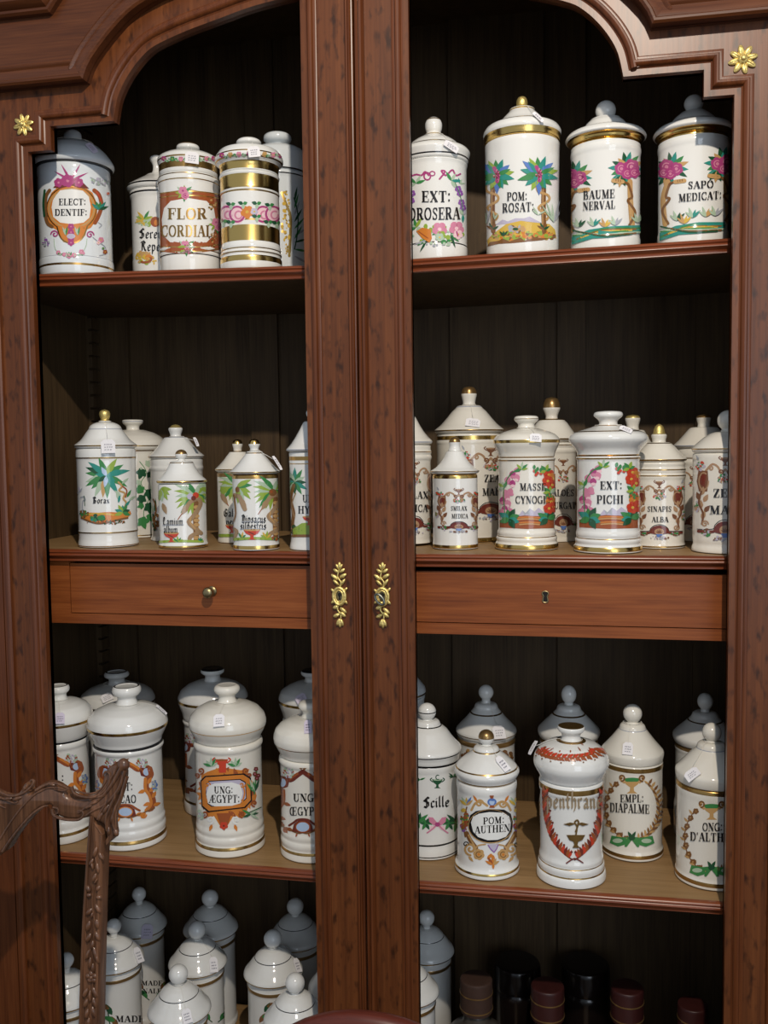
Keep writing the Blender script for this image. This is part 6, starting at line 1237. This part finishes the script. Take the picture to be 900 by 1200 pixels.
T_('masse', 627, 514, 14, 10, -4, 'price tag on the lid of the MASSE CYNOGL: jar', lift=.005)
T_('pichi', 733, 505, 15, 8, -30, 'price tag on the wide lid of the EXT: PICHI jar')
T_('cut', 70, 842, 11, 13, 5, 'price tag on the lid of the jar cut off by the left door stile', mat='lilac_paper')
T_('bk1', 125.5, 818.5, 13, 11, 32, 'tilted price tag on the back left domed lid, third shelf')
T_('cacao', 188, 833, 16, 4, -12, 'price tag seen edge-on at right of the CAO jar lid')
T_('aegypt', 257, 845, 13, 15, 4, 'white price tag hanging on the lid of the UNG: ÆGYPT: jar')
T_('bk3', 353, 819, 13, 10, 30, 'price tag on the back lid beside the central stile, third shelf', mat='lilac_paper')
T_('oegypt', 361, 853, 9, 18, 4, 'price tag on the ŒGYPT: jar lid at the edge of the stile', mat='lilac_paper')
T_('bka', 584, 859, 15, 16, 8, 'price tag on the shaded lid behind POM: AUTHEN')
T_('pom', 588, 896, 10, 20, 38, 'long price tag lying on the lid of the POM: AUTHEN jar')
T_('penth', 628.5, 879, 18, 8, 32, 'long price tag sticking out left of the penthrane jar lid', lift=.008)
T_('empl', 736, 878, 12, 15, -12, 'price tag on the grey cone lid of the EMPL: DIAPALME jar')
T_('ong', 812, 908, 18, 12, 24, "price tag on the lid of the ONG: D'ALTHEA jar")
T_('c', 172, 1092, 13, 16, 4, 'lilac price tag on the dim back left lid of the lowest shelf', mat='lilac_paper')
T_('b', 161, 1120, 10, 18, 40, 'price tag on the lid of the lowest-shelf jar behind the chair post')
T_('e', 249.5, 1131, 10, 17, 12, 'price tag on the middle-row lid near the centre of the lowest left shelf')
T_('h', 347, 1132, 9, 16, 30, 'price tag on the middle-row lid nearest the central stile, lowest shelf')
T_('f', 218.5, 1191, 11, 16, 20, 'price tag on the nearest bright lid at the bottom edge of the picture')
# ------------------------------------------------------------------ the carved chair before the left door
YC = -0.200
CH = thing('carved_chair', 'carved dark wood chair with scrolled crest and vine-carved post, before the left door', 'chair', (-0.53, YC-0.2, ZF))
CHO = Vector(CH.location)
def cp(x, y, dy=0.0):
    P = at_y(x*.26667, 880+y*.26667, YC-.011); return Vector((P.x, YC+dy, P.z))
def cpb(x, y):                                         # an outline seen against the back edge of the wood
    P = at_y(x*.26667, 880+y*.26667, YC+.011); return Vector((P.x, YC, P.z))
XM = cp(-225, 300).x                                   # middle of the chair back
def mir(P): return Vector((2*XM-P.x, P.y, P.z))
def slab(mb, outline, mat, t=0.03, steps=((0, 0.30), (0.0016, 0.10), (0.0042, 0.0), (0.0065, -0.05)), y=YC):
    """a thick board with softened edges: outline of (x, z), front towards -y"""
    n = len(outline); P = [Vector((p.x, p.z)) for p in outline]
    ar = sum(P[i].x*P[(i+1) % n].y-P[(i+1) % n].x*P[i].y for i in range(n)); sg = 1 if ar > 0 else -1
    nr = []
    for i in range(n):
        a, c = P[i-1], P[(i+1) % n]; d = (c-a).normalized(); nr.append(Vector((-d.y, d.x))*sg)
    rows = []
    for ins, f in steps: rows.append([(P[i]+nr[i]*ins, y-t/2+f*t) for i in range(n)])
    rows.append([(P[i], y+t/2-.002) for i in range(n)]); rows.append([(P[i]+nr[i]*.003, y+t/2) for i in range(n)])
    order = [rows[-1], rows[-2]]+[rows[0]]+rows[1:-2]
    b = len(mb.v)
    for r in order:
        for p, yy in r: mb.v.append((p.x, yy, p.y))
    for k in range(len(order)-1):
        for i in range(n):
            j = (i+1) % n; q = [b+k*n+i, b+k*n+j, b+(k+1)*n+j, b+(k+1)*n+i]; mb.face(q if sg < 0 else q[::-1], mat)
    for k in (0, len(order)-1):
        tri = geometry.tessellate_polygon([[Vector((p.x, p.y, 0)) for p, _ in order[k]]])
        for t_ in tri: mb.face([b+k*n+i for i in t_], mat)
def chpart(mb, name, parent=None):
    if parent is None: o = mb.build(name, CH, 40); o.location = -CHO
    else: o = mb.build(name, parent, 40)
    return o
UPc = [(0, 160), (40, 178), (75, 184), (105, 172), (126, 150), (134, 132), (148, 121), (159, 134), (156, 156), (172, 158), (200, 136), (238, 124), (272, 132), (300, 150), (318, 158), (332, 178), (365, 190), (405, 190), (440, 176), (466, 150), (478, 115), (488, 78), (506, 52), (532, 41), (556, 54), (568, 84), (562, 130), (548, 190), (530, 245), (521, 290), (524, 330), (527, 352), (516, 374), (498, 380), (486, 372)]
LOc = [(486, 372), (470, 345), (440, 318), (395, 298), (372, 300), (340, 306), (300, 305), (262, 294), (238, 276), (230, 254), (214, 241), (186, 252), (146, 282), (98, 334), (54, 392), (26, 440), (8, 452), (-14, 470)]
def dens(l, n=3): return [(p.x, p.y) for p in catmull([Vector(a) for a in l], n)]
half = dens(UPc)+dens(LOc)[1:]
nU = len(dens(UPc)); R_ = [cpb(x, y) for x, y in half[:nU]]+[cp(x, y) for x, y in half[nU:]]
topmid = [cpb(-60, 150), cpb(-140, 120)]
full = [mir(p) for p in topmid]+topmid[::-1]+R_
full = topmid[::-1]+R_
left = [mir(p) for p in full][::-1]
b = MB(); slab(b, left+full, 'chair_wood', 0.022); crest = chpart(b, 'crest_rail')
# carving on the crest
cv = MB()
def relief(pts, r0, r1, dy=-0.0125, both=True):
    n = len(pts)
    q = catmull([cp(x, y, dy) for x, y in pts], 6)
    cv.tube(q, r0, 'chair_wood', 8, r1)
    if both: cv.tube([mir(p) for p in q], r0, 'chair_wood', 8, r1)
def lobe(x, y, ang, L, W, both=True):
    P = cp(x, y, -0.0118); k = .26667*.00108; rot = Matrix.Rotation(-rad(ang), 3, 'Y'); c = P+rot @ Vector((L*k*.5, 0, 0))
    cv.ball(c, L*k*.5, 'chair_wood', 10, 7, (1, .0035/(L*k*.5), W/L), rot)
    if both:
        rot2 = Matrix.Rotation(-rad(180-ang), 3, 'Y'); cv.ball(mir(c), L*k*.5, 'chair_wood', 10, 7, (1, .0035/(L*k*.5), W/L), rot2)
relief([(318, 156), (330, 184), (372, 200), (415, 200), (455, 180), (482, 140), (484, 100), (466, 90), (455, 108)], .0026, .0014)
relief([(330, 168), (370, 184), (412, 184), (446, 164), (470, 128)], .0016, .001)
relief([(538, 62), (505, 130), (450, 200), (390, 240), (360, 262), (346, 272)], .0030, .0012); relief([(520, 62), (496, 110), (440, 185), (395, 215)], .0022, .001)
relief([(552, 85), (524, 165), (470, 228), (415, 258), (375, 285)], .0028, .0012); relief([(560, 112), (534, 200), (505, 262), (500, 320), (515, 358)], .0028, .0016)
relief([(512, 190), (485, 250), (468, 300), (470, 350)], .0024, .0012); relief([(480, 210), (448, 262), (430, 300)], .0022, .001); relief([(555, 150), (528, 230), (512, 280), (512, 340)], .0018, .001)
relief([(232, 252), (238, 278), (262, 292), (300, 300), (345, 300), (368, 284), (366, 264), (350, 260), (346, 270)], .0026, .0014)
relief([(236, 246), (256, 252), (258, 270), (246, 272)], .0018, .001)
relief([(14, 440), (50, 386), (96, 328), (144, 276), (186, 246), (214, 238)], .0018, .0014); relief([(4, 385), (46, 318), (96, 250), (146, 198), (190, 168), (240, 160), (300, 170)], .0016, .001)
relief([(160, 172), (200, 150), (240, 140), (275, 150), (300, 165), (280, 172), (240, 166)], .0022, .001); relief([(172, 180), (215, 160), (255, 158), (290, 168)], .0014, .0008)
relief([(-40, 170), (0, 178), (50, 196), (100, 186), (138, 158), (152, 134), (142, 126), (136, 136)], .0024, .0014); relief([(-30, 195), (20, 208), (60, 226), (80, 222), (70, 208)], .0022, .001); relief([(-40, 215), (0, 236), (30, 250)], .002, .001)
for x, y, a, L, W in ((470, 190, 200, 60, 20), (440, 215, 205, 60, 18), (410, 235, 205, 55, 18), (480, 235, 235, 60, 20), (455, 265, 240, 55, 18), (500, 270, 260, 60, 20), (545, 90, 120, 50, 30), (505, 340, 290, 40, 26), (480, 330, 270, 46, 18), (100, 200, 200, 60, 22), (60, 205, 190, 50, 20), (250, 150, 170, 50, 18)): lobe(x, y, a, L, W)
relief([(-225, 190), (-150, 178), (-90, 172), (-40, 172)], .0024, .0024)
P = cp(538, 64, -0.008); cv.ball(P, .0085, 'chair_wood', 16, 10, (1, .9, 1.05)); cv.ball(mir(P), .0085, 'chair_wood', 16, 10, (1, .9, 1.05))
chpart(cv, 'acanthus_carving', crest)
# posts with their carved vine, running down into the back legs
for m_ in (False, True):
    f = mir if m_ else (lambda p: p)
    L = [cp(392, 285), cp(383, 400), cp(372, 560), cp(360, 760), cp(352, 960), cp(345, 1200)]; Rr = [cpb(490, 340), cpb(484, 450), cpb(478, 600), cpb(474, 760), cpb(469, 960), cpb(464, 1200)]
    def ext(a, z): 
        d = a[-1]-a[-2]; return a[-1]+d*((z-a[-1].z)/d.z)
    L += [ext(L, -0.96), Vector((ext(L, -0.96).x+.004, YC, ZF))]; Rr += [ext(Rr, -0.96), Vector((ext(Rr, -0.96).x-.004, YC, ZF))]
    b = MB(); slab(b, [f(p) for p in L+Rr[::-1]], 'chair_wood', 0.022, ((0, .3), (.0012, .06), (.003, 0), (.0055, .035)), YC); po = chpart(b, 'back_post')
    v = MB()
    for ed, s in ((L, 1), (Rr, -1)):
        q = [f(p+Vector((s*.0030, -.0112, 0))) for p in catmull(ed[:6], 5)]; v.tube(q, .0024, 'chair_wood', 8)
        q = [f(p+Vector((s*.0062, -.0104, 0))) for p in catmull(ed[:6], 5)]; v.tube(q, .0010, 'chair_wood', 6)
    def ctr(y, off=0): 
        t = (y-285)/915; return cp(428-36*t+off, y, -.0108)
    v.tube([f(ctr(y, 9*math.sin(y/38))) for y in range(400, 1210, 12)], .0014, 'chair_wood', 6)
    def vl(y, off, ang, Ls, W):
        k = .26667*.00108; c0 = ctr(y, off); a = rad(ang); dr = Vector((math.cos(a), 0, math.sin(a))); c = f(c0+dr*Ls*k*.5+Vector((0, -.0012, 0)))
        v.ball(c, Ls*k*.5, 'chair_wood', 10, 8, (1, .0036/(Ls*k*.5), W/Ls), Matrix.Rotation(-(math.pi-a if m_ else a), 3, 'Y'))
    for y, o, a, l, w_ in ((420, 5, 250, 60, 22), (440, 14, 300, 50, 20), (470, -8, 240, 46, 20), (490, 8, 280, 56, 22), (535, 6, 250, 50, 20), (520, -6, 100, 40, 14), (585, 0, 60, 40, 12), (620, -18, 110, 36, 24), (615, 12, 60, 36, 22), (640, 10, 0, 30, 24), (632, -8, 180, 28, 22),
                           (690, -6, 230, 48, 24), (670, 8, 300, 52, 24), (705, -2, 260, 30, 14), (745, -14, 255, 58, 24), (735, 16, 275, 56, 26), (800, -8, 245, 52, 24), (790, 14, 290, 52, 24), (830, 4, 265, 46, 20), (870, -10, 250, 60, 20), (860, 8, 285, 70, 22), (885, 18, 285, 56, 18), (905, -4, 265, 60, 20), (930, 8, 270, 50, 18),
                           (1040, -12, 245, 56, 24), (1035, 12, 290, 58, 24), (1050, 0, 268, 60, 18), (1085, -10, 250, 52, 22), (1080, 14, 285, 56, 22), (1130, -6, 255, 56, 22), (1120, 12, 285, 60, 22), (1170, 0, 265, 50, 20)): vl(y, o, a, l, w_)
    c0 = f(ctr(992, 4))
    for i in range(5):
        a = 2*math.pi*i/5+.4; v.ball(c0+Vector((.0052*math.cos(a), -.001, .0052*math.sin(a))), .0040, 'chair_wood', 10, 8, (1, .8, 1))
    v.ball(c0+Vector((0, -.002, 0)), .0030, 'chair_wood', 10, 8)
    chpart(v, 'vine_carving', po)
# splat, seat and front legs below the picture
S_ = [cp(-14, 462), cp(-60, 520), cp(-110, 640), cp(-125, 800), cp(-100, 980), cp(-90, 1200)]; S_ += [Vector((S_[-1].x-.006, YC, -0.90))]
S_ = catmull(S_, 4); b = MB(); slab(b, [mir(p) for p in S_][::-1]+S_ if False else S_+[mir(p) for p in S_][::-1], 'chair_wood', 0.018); chpart(b, 'splat')
xl, xr = 2*XM-(-0.385), -0.385
b = MB(); b.box(xl-.02, xr+.02, YC-.46, YC-.018, -0.955, -0.915, 'chair_wood'); b.box(xl-.005, xr+.005, YC-.44, YC-.03, -0.915, -0.885, 'red_wood'); b.box(xl+.015, xr-.015, YC-.012, YC+.012, -0.96, -0.89, 'chair_wood'); chpart(b, 'seat')
for x in (xl, xr):
    b = MB(); q = catmull([Vector((x, YC-.43, -.955)), Vector((x, YC-.445, -1.05)), Vector((x, YC-.42, -1.25)), Vector((x, YC-.435, ZF+.004))], 8); b.tube(q, .026, 'chair_wood', 14, rs=[.027-.013*math.sin(min(1, i/20)*1.5) for i in range(len(q))]); chpart(b, 'front_leg')
# ------------------------------------------------------------------ a second chair, only the top of its back in the picture
pt = at_y(432, 1188, -0.34)
RC = thing('balloon_back_chair', 'dark red wooden chair whose rounded back just rises into the bottom of the picture', 'chair', (pt.x, -0.55, ZF))
RO = Vector(RC.location); b = MB()
hw, hh = .19, .26
ring = [Vector((pt.x+hw*math.copysign(abs(math.cos(a))**.9, math.cos(a)), -0.34, pt.z-hh-.012+hh*math.sin(a))) for a in [rad(i) for i in range(-40, 221, 5)]]
b.tube(ring, .014, 'red_wood', 14); o = b.build('back_hoop', RC, 40); o.location = -RO
b = MB(); b.box(pt.x-.17, pt.x+.17, -0.352, -0.328, pt.z-.36, pt.z-.31, 'red_wood'); o = b.build('cross_rail', RC); o.location = -RO
zs_ = -0.96
b = MB(); b.lathe(rnd([(0, 0), (.19, 0), (.205, .012), (.205, .03), (.18, .045), (.1, .055), (0, .058)], .006), 'red_wood', 48, c=(pt.x, -0.54, zs_)); o = b.build('seat', RC); o.location = -RO
for sx in (-1, 1):
    b = MB(); b.tube([ring[0] if sx > 0 else ring[-1], Vector((pt.x+sx*.15, -.345, zs_+.02)), Vector((pt.x+sx*.16, -.33, ZF+.014))], .015, 'red_wood', 12); o = b.build('back_leg', RC); o.location = -RO
    b = MB(); b.tube([Vector((pt.x+sx*.13, -.67, zs_+.01)), Vector((pt.x+sx*.15, -.70, ZF+.012))], .018, 'red_wood', 12, .012); o = b.build('front_leg', RC); o.location = -RO
